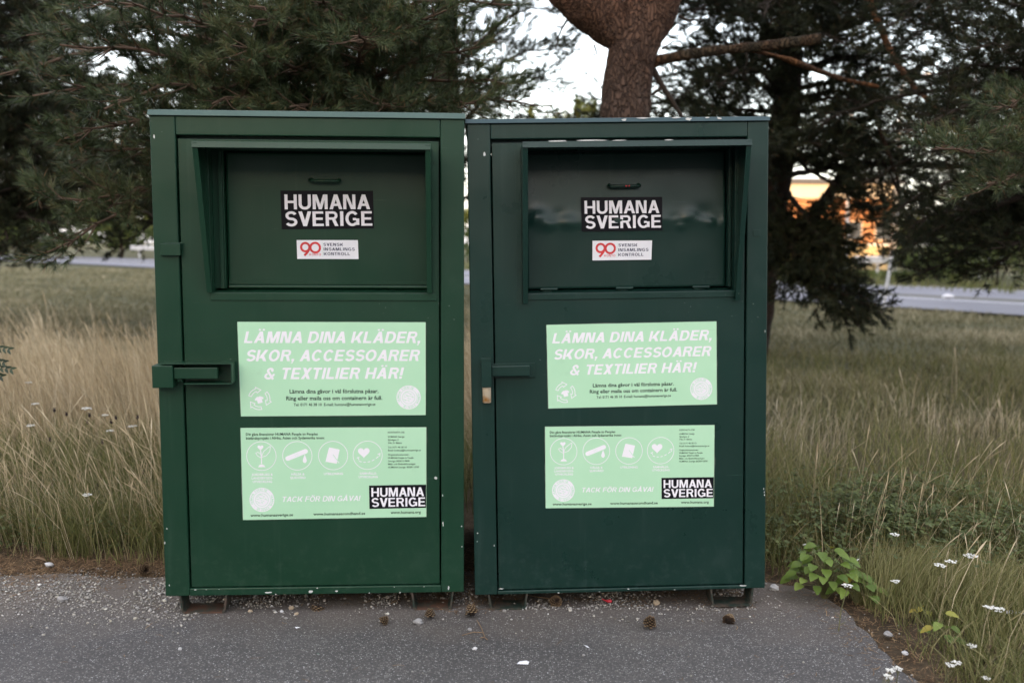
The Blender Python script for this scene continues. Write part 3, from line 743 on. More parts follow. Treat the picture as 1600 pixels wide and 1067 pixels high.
    for z in np.linspace(zb + .005, zt - .05, 5):
        ring = [(xc + .005 * math.cos(k * math.pi / 4), yd - .0035, z + .005 * math.sin(k * math.pi / 4)) for k in range(8)]; mb.prism(ring[::-1], (0, -.0035, 0))
    mb.build('hood_flange', m, root)
    # locks and hinges
    if P['lock'] == 'bracket':
        mb = MB(); mb.box(-.585, -.508, -.062, -.0005, .829, .914); mb.box(-.500, -.480, -.040, -.001, .850, .905); lk = mb.build('lock_case', m, root, .003)
        mb = MB(); mb.box(-.507, -.345, -.052, -.030, .862, .905); mb.build('lock_bar', m, lk, .003)
        mb = MB(); t2 = .004
        mb.box(-.555, -.290, -.060, yd - .001, .918, .918 + t2); mb.box(-.294, -.290, -.060, yd - .001, .846, .918); mb.box(-.470, -.294, -.060, yd - .001, .842, .846)
        mb.build('lock_guard', m, root, .001)
        mb = MB(); mb.box(-.552, -.478, -.018, -.0005, 1.322, 1.366); mb.box(-.538, -.469, -.012, -.0005, 1.3665, 1.3705); mb.build('door_hinge', m, root, .002)
    else:
        mb = MB(); mb.box(-.538, -.500, -.046, -.0005, .832, .942); mb.box(-.545, -.499, -.048, -.0465, .936, .944); lk = mb.build('lock_case', m, root, .003)
        mb = MB(); mb.box(-.500, -.350, -.024, yd - .002, .870, .912); mb.build('lock_bar', m, lk, .004)
        mb = MB(); mb.box(-.495, -.330, yd - .008, yd - .0005, .862, .918); mb.build('lock_plate', m, root, .001)
        mb = MB(); mb.tube([(-.519, -.024, .834), (-.519, -.024, .772), (-.519, -.024, .770)], [.0165, .0165, .014], 20); mb.build('padlock', M['padlock'], root)
        mb = MB(); mb.box(.520, .548, -.0025, -.0005, 1.395, 1.42); mb.build('welded_patch', m, root, .001)
    # posters and stickers
    y = yd - .0016
    S = Sheet(P['p1'], y, root, 'appeal_poster', M['poster'], 'mint green poster with large slanted white capitals'); poster_one(S)
    S = Sheet(P['p2'], y, root, 'information_poster', M['poster'], 'mint green poster with four round icons and small print'); poster_two(S)
    off = (lambda z: yf - .0115 + (.02 * max(0, z - (P['crease'] or 0)))) if P['crease'] else (lambda z: yf - .0035)
    S = Sheet(P['logo'], off(1.43), root, 'name_sticker', M['black_print'], 'black sticker with two lines of white capitals', False); logo(S, 0, 0, 1, 1); S.finish()
    S = Sheet(P['badge'], off(1.31), root, 'control_sticker', M['paper'], 'small white sticker with a red number', False); badge(S)
    # flakes where the paint is gone
    mb = MB(); rr = random.Random(P['seed'])
    def flake(x, z, w, h, yy, flat=None):
        k = 9; pts = []
        for i in range(k):
            an = 2 * math.pi * i / k; q = rr.uniform(.55, 1.1)
            pts.append((x + w * q * math.cos(an), yy, z + h * q * math.sin(an)) if flat is None else (x + w * q * math.cos(an), yy + h * q * math.sin(an), z))
        mb.prism(pts[::-1] if flat is None else pts, (0, -.0004, 0) if flat is None else (0, 0, .0004))
    for (x, z, w, h, yy) in P['flakes']:
        flake(x, z, w, h, yy)
    for k in range(P['nflake']):
        x = rr.uniform(dl, dr); flake(x, rr.choice((.002, .004, db - .008)), rr.uniform(.002, .006), rr.uniform(.0012, .003), .0003)
    for k in range(8):
        x = rr.choice((rr.uniform(-hw + .004, -hw + .02), rr.uniform(dl - .016, dl - .008), rr.uniform(dr + .008, dr + .014), rr.uniform(hw - .01, hw - .004)))
        flake(x, rr.uniform(.02, .5) if rr.random() < .7 else rr.uniform(.5, 1.7), rr.uniform(.0012, .003), rr.uniform(.002, .006), -.0002)
    mb.build('paint_chips', M['chip'], root)
    return root

GREEN = dict(paint='paint_green', lid='lid_green', loc=(-.7656, 3.7946, .0751), pose=(R(3.217), R(.781), R(.046)), w=1.161, h=1.836, lidh=.022,
    label='brighter green donation box, wide lock bracket on its left post', door=(-.482, .485, .033, 1.754),
    open=(-.372, .455, 1.184, 1.716), flap=(-.325, .442, 1.196, 1.712), sill=(-.378, .475, 1.154, 1.182), step=True,
    crease=None, hinges=(), handle=(-.008, .106, 1.611), hood=(-.386, .458, 1.726, 1.184, .165), flange=(.460, .478), lock='bracket',
    feet=((-.530, -.345, 'foot_rust'), (.372, .540, 'foot_rust')),
    logo=((-.121, 1.569), (.231, 1.571), (.233, 1.427), (-.119, 1.422)), badge=((-.063, 1.381), (.171, 1.382), (.173, 1.309), (-.062, 1.309)),
    p1=((-.280, 1.072), (.433, 1.071), (.432, .710), (-.275, .708)), p2=((-.278, .663), (.434, .662), (.433, .305), (-.277, .300)), seed=2, nflake=9,
    flakes=[(-.185, .010, .014, .004, .0003), (-.02, .012, .010, .006, .0003), (.08, .012, .008, .004, .0003), (.52, .02, .004, .010, -.0002), (.47, .46, .006, .006, .0086 - .0002 + .0004), (.457 - .01, 1.46, .004, .008, -.06), (.449, 1.62, .003, .006, -.115), (-.565, 1.76, .003, .008, -.0002)])
TEAL = dict(paint='paint_teal', lid='lid_teal', loc=(.4361, 3.8391, .0749), pose=(R(1.891), R(-.786), R(-1.029)), w=1.157, h=1.834, lidh=.018,
    label='darker teal donation box with a creased hatch and a hanging padlock', door=(-.484, .491, .018, 1.763),
    open=(-.372, .452, 1.188, 1.738), flap=(-.352, .432, 1.202, 1.732), sill=(-.371, .455, 1.162, 1.186), step=False,
    crease=1.462, hinges=(-.268, .030, .332), handle=(-.030, .093, 1.603), hood=(-.374, .468, 1.742, 1.150, .165), flange=(-.396, -.376), lock='padlock',
    feet=((-.528, -.369, 'foot'), (.359, .534, 'foot')),
    logo=((-.138, 1.557), (.181, 1.555), (.181, 1.426), (-.136, 1.425)), badge=((-.094, 1.388), (.141, 1.386), (.138, 1.311), (-.095, 1.311)),
    p1=((-.283, 1.065), (.381, 1.068), (.384, .742), (-.279, .738)), p2=((-.293, .666), (.375, .660), (.373, .334), (-.294, .342)), seed=4, nflake=4,
    flakes=[(-.513, 1.722, .006, .009, -.0002), (-.25, 1.748, .05, .0028, -.1684), (-.12, 1.749, .06, .0032, -.1684), (-.02, 1.748, .03, .0022, -.1684), (.16, 1.747, .02, .002, -.1684),
            (.02, 1.843, .012, .006, -.0083), (.09, 1.849, .03, .003, -.0083), (.22, 1.849, .02, .003, -.0083), (.27, 1.844, .014, .006, -.0083), (.34, 1.848, .01, .003, -.0083), (.385, 1.845, .012, .005, -.0083), (.49, .012, .02, .004, .0001), (-.474, .024, .010, .003, .0003)])
container(GREEN)
container(TEAL)
# ------------------------------------------------------------------ buildings
def facade_building(name, x0, x1, y0, y1, h, wall, label, rows, cols, face, roof_m, trim=None):
    root = empty(name, ((x0 + x1) / 2, (y0 + y1) / 2, 0), 0, label, 'building')
    lx0, lx1, ly0, ly1 = x0 - root.location.x, x1 - root.location.x, y0 - root.location.y, y1 - root.location.y
    mb = MB(); mb.box(lx0, lx1, ly0, ly1, -0.3, h); mb.build('wall', wall, root)
    mb = MB(); mb.box(lx0 - .3, lx1 + .3, ly0 - .3, ly1 + .3, h + .002, h + .4); mb.build('roof', roof_m, root)
    if trim:
        mb = MB(); mb.box(lx0 - .05, lx1 + .05, ly0 - .05, ly1 + .05, h - trim, h - .002); mb.build('fascia', M['cream'], root)
    yy = ly1 if face > 0 else ly0
    for r_ in range(rows):
        for c in range(cols):
            cx = lx0 + (lx1 - lx0) * (c + .5) / cols; cz = (h - (trim or 0)) * (r_ + .5) / rows; w = min(1.3, (lx1 - lx0) / cols * .5)
            mb = MB(); a, b = sorted((yy, yy + face * .06)); mb.box(cx - w / 2 - .08, cx + w / 2 + .08, a, b, cz - .75, cz + .75); f = mb.build('window', M['cream'], root)
            mb = MB(); a, b = sorted((yy + face * .061, yy + face * .07)); mb.box(cx - w / 2, cx + w / 2, a, b, cz - .67, cz + .67); mb.build('pane', M['glass'], f)
    return root
M['cream'] = plain('cream render', (0.46, 0.40, 0.31), 0.8)
M['glass'] = plain('dark window glass', (0.02, 0.025, 0.03), 0.08, 0.05, 0.8)
M['brick'] = (lambda t: t.out(t.mix(t.ramp(t.noise(1.2, 6, 0.7), [(0.3, 0.0), (0.7, 1.0)]), (0.36, 0.15, 0.065), (0.48, 0.24, 0.11)), 0.9, t.bump(t.noise(25, 3), 0.4, 0.02), 0.2))(NT('orange brick'))
M['grey_wall'] = plain('grey render', (0.33, 0.32, 0.31), 0.85)
M['roof'] = plain('roof felt', (0.08, 0.08, 0.085), 0.9)
M['ochre'] = plain('ochre render', (0.42, 0.32, 0.17), 0.85)
# unseen blocks added behind the photographer to shade the lot, meadow and far left
facade_building('added_shade_block', -40, 70, -76, -60, 16.5, M['grey_wall'], 'long grey block added out of view behind the photographer for shade, the lower one', 5, 26, 1, M['roof'])
facade_building('added_shade_block', -190, -42, -82, -60, 31, M['grey_wall'], 'tall grey block added out of view behind the photographer for shade, the higher one', 9, 34, 1, M['roof'])
# across the road, in the last sun
facade_building('brick_building', 18.5, 30.0, 78, 90, 6.1, M['brick'], 'low orange brick building lit by the sun across the road', 1, 5, -1, M['roof'], 1.1)
def low_wall():
    root = empty('garden_wall', (0, 0, 0), 0, 'short ochre rendered wall with a pale coping beyond the guardrail', 'wall')
    a, b = at_y(1316, 395, 56), at_y(1388, 395, 56)
    mb = MB(); mb.box(a.x, b.x, 56, 56.3, -.1, 1.38); mb.build('wall_face', M['ochre'], root)
    mb = MB(); mb.box(a.x - .06, b.x + .06, 55.94, 56.36, 1.382, 1.5); mb.build('coping', M['petal'], root)
low_wall()

# ------------------------------------------------------------------ road furniture
def guardrail(p0, p1, label, n, gap_h=.72):
    root = empty('guardrail', p0, 0, label, 'guardrail', 'steel guardrails along the road')
    d = Vector(p1) - Vector(p0); L = d.length; root.rotation_euler = (0, 0, math.atan2(d.y, d.x))
    prof = [(-.02, -.155), (.045, -.11), (.045, -.06), (-.02, -.02), (-.02, .02), (.045, .06), (.045, .11), (-.02, .155)]
    mb = MB(); vs = [(x, -y - .06 - k, .60 + z) for x in (0, L) for k in (0, .004) for (y, z) in prof]; m_ = 8; fs = []
    for i in range(7): fs += [(i, i + 1, 16 + i + 1, 16 + i), (8 + i, 24 + i, 24 + i + 1, 8 + i + 1)]
    mb.add(vs, fs); mb.build('rail', M['zinc'], root)
    for k in range(n):
        x = L * (k + .5) / n; mb = MB(); mb.box(x - .05, x + .05, -.055, -.005, -.2, .70); mb.build('rail_post', M['zinc'], root)
a, b = at_y(1330, 410, 45), at_y(1600, 425, 40)
guardrail((a.x - .6, 43, .2), (a.x + 5.2, 41.4, .2), 'pale steel guardrail before the ochre wall across the road', 3)
a = at_y(205, 380, 78); guardrail((a.x, 78, .35), (a.x + 9, 71, .35), 'grey steel guardrail end beside the far bend of the road', 5)

def lamp_post(base, h, r, label):
    root = empty('lamp_post', base, 0, label, 'lamp post', 'street lamps across the road')
    mb = MB(); mb.tube([(0, 0, -.2), (0, 0, h * .6), (0, 0, h)], [r, r * .85, r * .6], 12); mb.build('pole', M['zinc'], root)
    mb = MB(); mb.tube([(0, 0, h), (.1, -.2, h + .25), (.5, -1.2, h + .35)], r * .5, 8); mb.build('lamp_arm', M['zinc'], root)
    mb = MB(); mb.box(.4, .62, -1.75, -1.15, h + .28, h + .40); mb.build('lamp_head', M['zinc'], root, .02)
p = at_y(1322, 400, 42); lamp_post((p.x, 42, 0), 8.0, .09, 'thin grey lamp post rising in front of the orange brick wall')
p = at_y(1397, 400, 46); lamp_post((p.x, 46, 0), 8.5, .13, 'thicker grey lamp post at the right end of the brick wall')
def marker():
    p = at_z(1379, 488, 0); root = empty('marker_post', p, 0, 'leaning thin grey marker post at the near edge of the road', 'post')
    q = at_y(1394, 395, p.y) - p
    mb = MB(); mb.tube([Vector((0, 0, -.1)), q * .5, q], .035, 10); mb.build('pole', M['zinc'], root)
    mb = MB(); mb.tube([q, q + Vector((0, 0, .03))], .042, 10); mb.build('pole_cap', M['zinc'], root)
marker()

# ------------------------------------------------------------------ leaves and needles in bulk
def nrm(v): return v / np.maximum(np.linalg.norm(v, axis=-1, keepdims=True), 1e-9)
class Tri:
    def __init__(s): s.v = []; s.t = []
    def needles(s, P, D, n, shoot, ln, wd, tone=None, rg=rng):
        P = np.repeat(np.asarray(P, float), n, 0); D = np.repeat(nrm(np.asarray(D, float)), n, 0); N = len(P)
        tt = rg.random(N) ** .8; rv = rg.normal(size=(N, 3)); rv[:, 2] += .35
        pr = nrm(rv - D * (rv * D).sum(1, keepdims=True)); a = np.radians(rg.uniform(16, 52, N))[:, None]
        nd = D * np.cos(a) + pr * np.sin(a); nd[:, 2] -= .06
        B = P + D * (shoot * tt)[:, None]; L = ln * rg.uniform(.7, 1.15, N)[:, None]
        sd = nrm(np.cross(nd, rg.normal(size=(N, 3)))) * wd / 2
        s.v.append(np.stack([B - sd, B + sd, B + nd * L], 1).reshape(-1, 3))
        base = np.repeat(rg.random(N // n) * .75, n) if tone is None else np.repeat(tone, n)
        t = np.clip(base + rg.normal(0, .16, N), 0, .9); t[rg.random(N) < .055] = 1.0
        s.t.append(np.repeat(t, 3))
    def build(s, name, m, parent):
        v = np.concatenate(s.v); return np_mesh(name, v, np.arange(len(v)), 3, m, parent, False, np.concatenate(s.t))

class Pine:
    def __init__(s, seed): s.r = np.random.default_rng(seed); s.tubes = MB(); s.P = []; s.D = []
    def bough(s, pts, r0, twig=.5, step=.13, sp=.085, start=.25, ups=.45, keep=1.0):
        g = s.r; P = [Vector(p) for p in pts]
        dense = []
        for a, b in zip(P[:-1], P[1:]):
            k = max(2, int((b - a).length / .12))
            for i in range(k): dense.append(a.lerp(b, i / k))
        dense.append(P[-1])
        for _ in range(3): dense = [dense[0]] + [(dense[i - 1] + dense[i] * 2 + dense[i + 1]) / 4 for i in range(1, len(dense) - 1)] + [dense[-1]]
        dense = [p + Vector(g.normal(0, .008, 3)) for p in dense]
        n = len(dense); s.tubes.tube(dense, [r0 * (1 - .85 * i / (n - 1)) + .002 for i in range(n)], 5, True, False)
        tot = sum((dense[i + 1] - dense[i]).length for i in range(n - 1)); acc = 0; nxt = tot * start
        for i in range(n - 1):
            t = (dense[i + 1] - dense[i]); acc += t.length
            while acc > nxt:
                nxt += step * g.uniform(.6, 1.4); td = t.normalized(); lat = td.cross(Vector((0, 0, 1))).normalized() if abs(td.z) < .95 else Vector((1, 0, 0))
                f = acc / tot
                for sg in (-1, 1):
                    if g.random() > keep: continue
                    d = (td * g.uniform(.5, 1.0) + lat * sg * g.uniform(.5, 1.0) + Vector((0, 0, 1)) * g.uniform(-.5, .65)).normalized()
                    L = twig * (1.05 - .6 * f) * g.uniform(.5, 1.15); a = dense[i]; b = a + d * L * .5 + Vector((0, 0, -.03 * L)); c = a + d * L + Vector((0, 0, .05 * L))
                    s.tubes.tube([a, b, c], [.004 + r0 * .12, .003, .002], 3, True, False)
                    q = L * .3
                    while q < L:
                        p = a.lerp(b, q / L * 2) if q < L / 2 else b.lerp(c, q / L * 2 - 1)
                        s.P.append(p); s.D.append(d + Vector(g.normal(0, .45, 3)) + Vector((0, 0, ups))); q += sp * g.uniform(.7, 1.3)
                    s.P.append(c); s.D.append(d + Vector((0, 0, ups * .6)))
        s.P.append(dense[-1]); s.D.append((dense[-1] - dense[-3]) + Vector((0, 0, .05)))
    def whorl(s, trunk, z0, z1, n, length, droop, r0=.03, az=(0, 360), right=0.0, **kw):
        g = s.r
        for k in range(n):
            f = (k + g.random()) / n; z = z0 + (z1 - z0) * f
            base = next((a.lerp(b, (z - a.z) / (b.z - a.z)) for a, b in zip(trunk[:-1], trunk[1:]) if a.z <= z <= b.z), trunk[-1])
            an = R(az[0] + (az[1] - az[0]) * ((k * .618034 + g.random() * .12) % 1)); L = length(f) * g.uniform(.75, 1.15) * (1 - right * max(0, math.cos(an)))
            d = Vector((math.cos(an), math.sin(an), 0)); up = g.uniform(.05, .35)
            s.bough([base, base + d * L * .4 + Vector((0, 0, L * up * .4)), base + d * L * .75 + Vector((0, 0, L * (up * .5 - droop * .5))), base + d * L + Vector((0, 0, L * (up * .3 - droop)))], r0 * (.6 + .5 * L / 2.5), **kw)
    def finish(s, root, n, shoot, ln, wd, needle, twig):
        tr = Tri(); P = np.array([tuple(p) for p in s.P]); D = np.array([tuple(d) for d in s.D])
        cl = np.array([mnoise.noise(Vector(p) * 1.6) for p in P]); tone = np.clip(.38 + cl * .5 + s.r.normal(0, .2, len(P)), 0, .9)
        tr.needles(P, D, n, shoot, ln, wd, tone, s.r)
        s.tubes.build('branches', M[twig], root); c = tr.build('crown', M[needle], root)
        print(root.name, 'sprays', len(P), 'tris', len(P) * n)

def root_at(name, p, label, cat='tree', group='pine trees round the boxes'): return empty(name, p, 0, label, cat, group)
def local(pts, root): return [Vector(p) - root.location for p in pts]

def trunk_mesh(pts, radii, m, root, name='trunk', n=32, rough=.10, step=.05):
    P = [Vector(p) for p in pts]; rr = list(radii); dense = []; dr = []
    for i in range(len(P) - 1):
        k = max(2, int((P[i + 1] - P[i]).length / step))
        for j in range(k): dense.append(P[i].lerp(P[i + 1], j / k)); dr.append(rr[i] + (rr[i + 1] - rr[i]) * j / k)
    dense.append(P[-1]); dr.append(rr[-1])
    for _ in range(max(3, int(.25 / step))):
        dense = [dense[0]] + [(dense[i - 1] + dense[i] * 2 + dense[i + 1]) / 4 for i in range(1, len(dense) - 1)] + [dense[-1]]
        dr = [dr[0]] + [(dr[i - 1] + dr[i] * 2 + dr[i + 1]) / 4 for i in range(1, len(dr) - 1)] + [dr[-1]]
    wob = lambda q: rough * (mnoise.noise((q.x * 5, q.y * 5, q.z * 2.2)) * .9 + mnoise.noise((q.x * 17, q.y * 17, q.z * 5)) * .45 + mnoise.noise((q.x * 45, q.y * 45, q.z * 13)) * .25)
    mb = MB(); mb.tube(dense, dr, n, True, True, wob); return mb.build(name, m, root)

# --- the big pine between and behind the boxes
def big_pine():
    Y = 8.0; base = at_y(980, 400, Y); base.z = 0
    r = root_at('pine_tree', base, 'stout forked pine with a broken branch, its trunk rising behind the teal box')
    w = lambda px, py, y=Y: at_y(px, py, y) - base
    k = Y / FPX
    trunk_mesh([(0, 0, -.2), (0, 0, .3), w(979, 300), w(979, 185), w(980, 120), w(985, 80), w(1000, 45), w(1020, 5), w(1045, -70), w(1065, -180), w(1080, -420)],
               [.30, .25, 38 * k, 37 * k, 37 * k, 39 * k, 42 * k, 42 * k, 40 * k, 36 * k, 26 * k], M['bark'], r, 'trunk', 64, .17, .025)
    trunk_mesh([w(1000, 98), w(974, 62), w(943, 24), w(908, -6), w(876, -36), w(838, -95), w(830, -200), w(820, -380)], [14 * k, 30 * k, 38 * k, 38 * k, 36 * k, 33 * k, 26 * k, 17 * k], M['bark'], r, 'limb', 56, .2, .025)
    trunk_mesh([w(1000, 104), w(1016, 98), w(1060, 88, 7.9), w(1120, 79, 7.8), w(1200, 72, 7.7), w(1283, 61, 7.6)], [11 * k, 9.5 * k, 8.2 * k, 7.6 * k, 7.2 * k, 7.4 * k], M['deadwood'], r, 'broken_branch', 20, .34, .03)
    trunk_mesh([w(1170, 78, 7.75), w(1215, 88, 7.9), w(1260, 104, 8.1), w(1315, 124, 8.3), w(1372, 136, 8.5)], [3.2 * k, 3.6 * k, 4.2 * k, 4.4 * k, 2.5 * k], M['bark_red'], r, 'side_branch', 12, .4, .03)
    mb = MB()
    def snag(pts, r0): mb.tube([w(*p) for p in pts], [r0 * (1 - .75 * i / (len(pts) - 1)) * k for i in range(len(pts))], 6)
    snag([(1018, 105), (1032, 130), (1050, 158), (1070, 190), (1082, 215)], 5.5); snag([(1036, 136), (1022, 146), (1010, 154)], 3.5)
    snag([(886, 32), (878, 45), (871, 62), (868, 80)], 2.2); snag([(928, 70), (933, 85), (928, 86), (915, 92)], 1.6); snag([(930, 62), (921, 44), (914, 55), (926, 78), (936, 108), (937, 140)], 1.2)
    snag([(1060, 25), (1075, 33), (1100, 30)], 3.0); snag([(1034, 78), (1050, 66), (1066, 64)], 1.5); snag([(1165, 80), (1168, 95), (1162, 110)], 1.4); snag([(1185, 78), (1187, 92)], 1.2); snag([(1048, 92), (1050, 112), (1060, 120)], 1.0)
    mb.build('dead_twigs', M['twig_dark'], r)
    pn = Pine(21); tk = [Vector((0, 0, 3)), Vector((.5, .3, 9))]
    tops = [(w(1065, -180), 205), (w(1080, -420), 210), (w(830, -200), 150), (w(820, -380), 160)]
    for b_, l_ in tops:
        g = pn.r
        for i in range(9):
            an = i * 2.4 + g.random(); d = Vector((math.cos(an), math.sin(an), 0)); L = g.uniform(1.4, 2.4)
            pn.bough([b_, b_ + d * L * .5 + Vector((0, 0, .5)), b_ + d * L + Vector((0, 0, .35))], .035, .6, .16, .1, .3)
    pn.finish(r, 26, .12, .075, .005, 'needle_dark', 'twig_dark')
big_pine()

# --- the bushy pine close behind the green box
def near_pine():
    Y = 7.4; base = at_y(545, 400, Y); base.z = 0
    r = root_at('pine_tree', base, 'bushy green pine with long needles close behind the green box')
    w = lambda px, py, y: at_y(px, py, y) - base
    tk = [Vector((0, 0, -.2)), Vector((-.05, .0, 1.2)), Vector((-.12, 0, 2.6)), Vector((-.16, 0, 4.0)), Vector((-.1, 0, 7.5))]
    trunk_mesh(tk, [.15, .13, .11, .09, .03], M['bark_dark'], r, 'trunk', 16, .12, .08)
    pn = Pine(5); kw = dict(twig=.58, step=.088, sp=.062, start=.18)
    T = lambda z: Vector((-.12, 0, z))
    # low boughs that show beside and above the green box
    for z, pts in ((1.75, [(330, 260, 6.7), (235, 292, 6.1), (160, 350, 5.75), (75, 398, 5.6)]), (1.8, [(300, 250, 6.6), (215, 300, 6.0), (130, 320, 5.7), (65, 300, 5.6)]),
                   (2.05, [(330, 225, 6.4), (200, 235, 5.9), (85, 228, 5.8)]), (2.1, [(320, 210, 6.8), (200, 225, 6.6), (110, 255, 6.5)]), (2.3, [(330, 185, 6.2), (190, 185, 5.7), (100, 215, 5.6)]),
                   (2.5, [(300, 140, 6.2), (170, 130, 5.8), (50, 150, 5.7)]), (2.6, [(330, 110, 6.0), (220, 75, 5.6), (95, 70, 5.4)]), (2.8, [(300, 60, 6.2), (170, 30, 5.9), (40, 60, 5.8)]), (3.0, [(320, 40, 5.8), (230, 5, 5.4), (120, -5, 5.3)]),
                   (2.2, [(480, 165, 6.4), (400, 150, 5.9), (330, 160, 5.5)]), (2.2, [(500, 170, 6.3), (470, 160, 5.8), (455, 168, 5.5)]), (2.2, [(560, 170, 6.4), (590, 155, 5.9), (610, 165, 5.5)]), (2.25, [(600, 165, 6.6), (690, 155, 6.1), (745, 165, 5.8)]),
                   (2.4, [(600, 140, 6.6), (700, 120, 6.2), (790, 130, 6.0)]), (2.5, [(600, 115, 6.4), (680, 85, 6.0), (750, 75, 5.8)]), (2.6, [(480, 115, 6.2), (420, 80, 5.7), (360, 70, 5.4)]), (2.7, [(560, 100, 6.2), (570, 60, 5.6), (560, 45, 5.3)]),
                   (2.9, [(480, 60, 6.2), (430, 20, 5.7), (390, 5, 5.4)]), (2.9, [(600, 60, 6.2), (660, 30, 5.7), (700, 15, 5.5)]), (3.1, [(600, 20, 6.4), (700, -5, 6.1), (800, 10, 6.0)]), (2.3, [(640, 165, 7.0), (740, 150, 6.8), (840, 165, 6.7)]), (2.4, [(420, 165, 6.3), (340, 135, 5.8), (270, 130, 5.5)]),
                   (3.0, [(520, 20, 6.3), (500, -10, 5.7), (510, -25, 5.5)]), (2.2, [(420, 190, 6.5), (320, 190, 6.1), (255, 205, 5.9)]), (2.0, [(340, 225, 6.9), (250, 240, 6.6), (180, 245, 6.4)])):
        pn.bough([T(z)] + [w(*p) for p in pts], .022, **kw)
    pn.whorl(tk, 2.0, 3.6, 15, lambda f: 2.1, .10, right=.62, **dict(kw, keep=.6))
    pn.whorl(tk, 3.6, 7.2, 34, lambda f: 2.2 * (1.05 - .85 * f), .05, right=.68, **dict(kw, step=.25, sp=.12))
    pn.finish(r, 42, .080, .070, .0045, 'needle', 'twig')
near_pine()

# --- darker pines further back on the left
def back_pine(px, Y, h, rad, z0, label, seed, n, mat='needle_dark', lean=0.0, bk='bark_dark', step=.15, ndl=24, wd=.013, extra=(), low=.9, tr=.2):
    base = at_y(px, 400, Y); base.z = 0
    r = root_at('pine_tree', base, label)
    tk = [Vector((0, 0, -.2)), Vector((lean * .1, 0, h * .25)), Vector((lean * .45, 0, h * .5)), Vector((lean, 0, h))]
    trunk_mesh(tk, [tr, tr * .85, tr * .65, .03], M[bk], r, 'trunk', 16, .14, .12)
    pn = Pine(seed); kw = dict(twig=.85, step=step, sp=.115, start=.15, r0=.035)
    pn.whorl(tk, z0, h * .95, n, lambda f: rad * (1.08 - low * f), .14, **kw)
    kw.pop('r0')
    for z, pts in extra:
        b_ = Vector((lean * min(1, z / h) ** 1.5, 0, z)); pn.bough([b_] + [at_y(*p) - base for p in pts], .035, **kw)
    pn.finish(r, ndl, .16, .085, wd, mat, 'twig_dark')
    return r
back_pine(-45, 13.0, 9.5, 3.1, 1.5, 'dark pine with low arching boughs at the left edge', 31, 84, extra=[(z_, [(x_ - 60, y_ + 20, 12.3), (x_, y_, 11.8), (x_ + 50, y_ + 14, 11.4)]) for z_, x_, y_ in ((4.2, 30, 20), (4.0, 60, 50), (3.8, 20, 90), (3.6, 70, 120), (3.3, 30, 160), (3.1, 75, 185), (2.9, 20, 210), (2.7, 60, 240), (2.4, 30, 290), (2.2, 80, 320), (2.0, 30, 335), (4.5, 90, 0), (3.4, 95, 150), (1.9, -20, 390))] + [(2.6, [(60, 270, 12.2), (150, 272, 11.6), (215, 300, 11.2)]), (1.9, [(40, 330, 12), (90, 370, 11.6), (60, 400, 11.4)]), (2.2, [(-20, 320, 12), (20, 380, 11.5), (0, 405, 11.3)])])
back_pine(-25, 17.5, 10.5, 3.4, 1.9, 'second dark pine behind the one at the left edge', 35, 90)
back_pine(330, 15.0, 10.5, 2.6, 1.7, 'dark pine farther back behind the green box', 32, 56, extra=[(1.8, [(260, 330, 14), (215, 370, 13.6), (170, 380, 13.4)])])
back_pine(578, 19.0, 13, 2.0, 4.2, 'tall pine with an orange trunk lit by the sun, well behind the green box', 33, 46, bk='bark_red')
back_pine(700, 13.5, 10, 1.1, 2.0, 'dark pine behind the gap between the two boxes', 34, 46, extra=[(3.1, [(790, 90, 13), (840, 75, 12.8), (885, 80, 12.7)]), (2.8, [(780, 130, 13), (830, 120, 12.9), (862, 125, 12.8)]), (3.7, [(790, 30, 13.2), (830, 10, 13), (860, 15, 12.9)])])
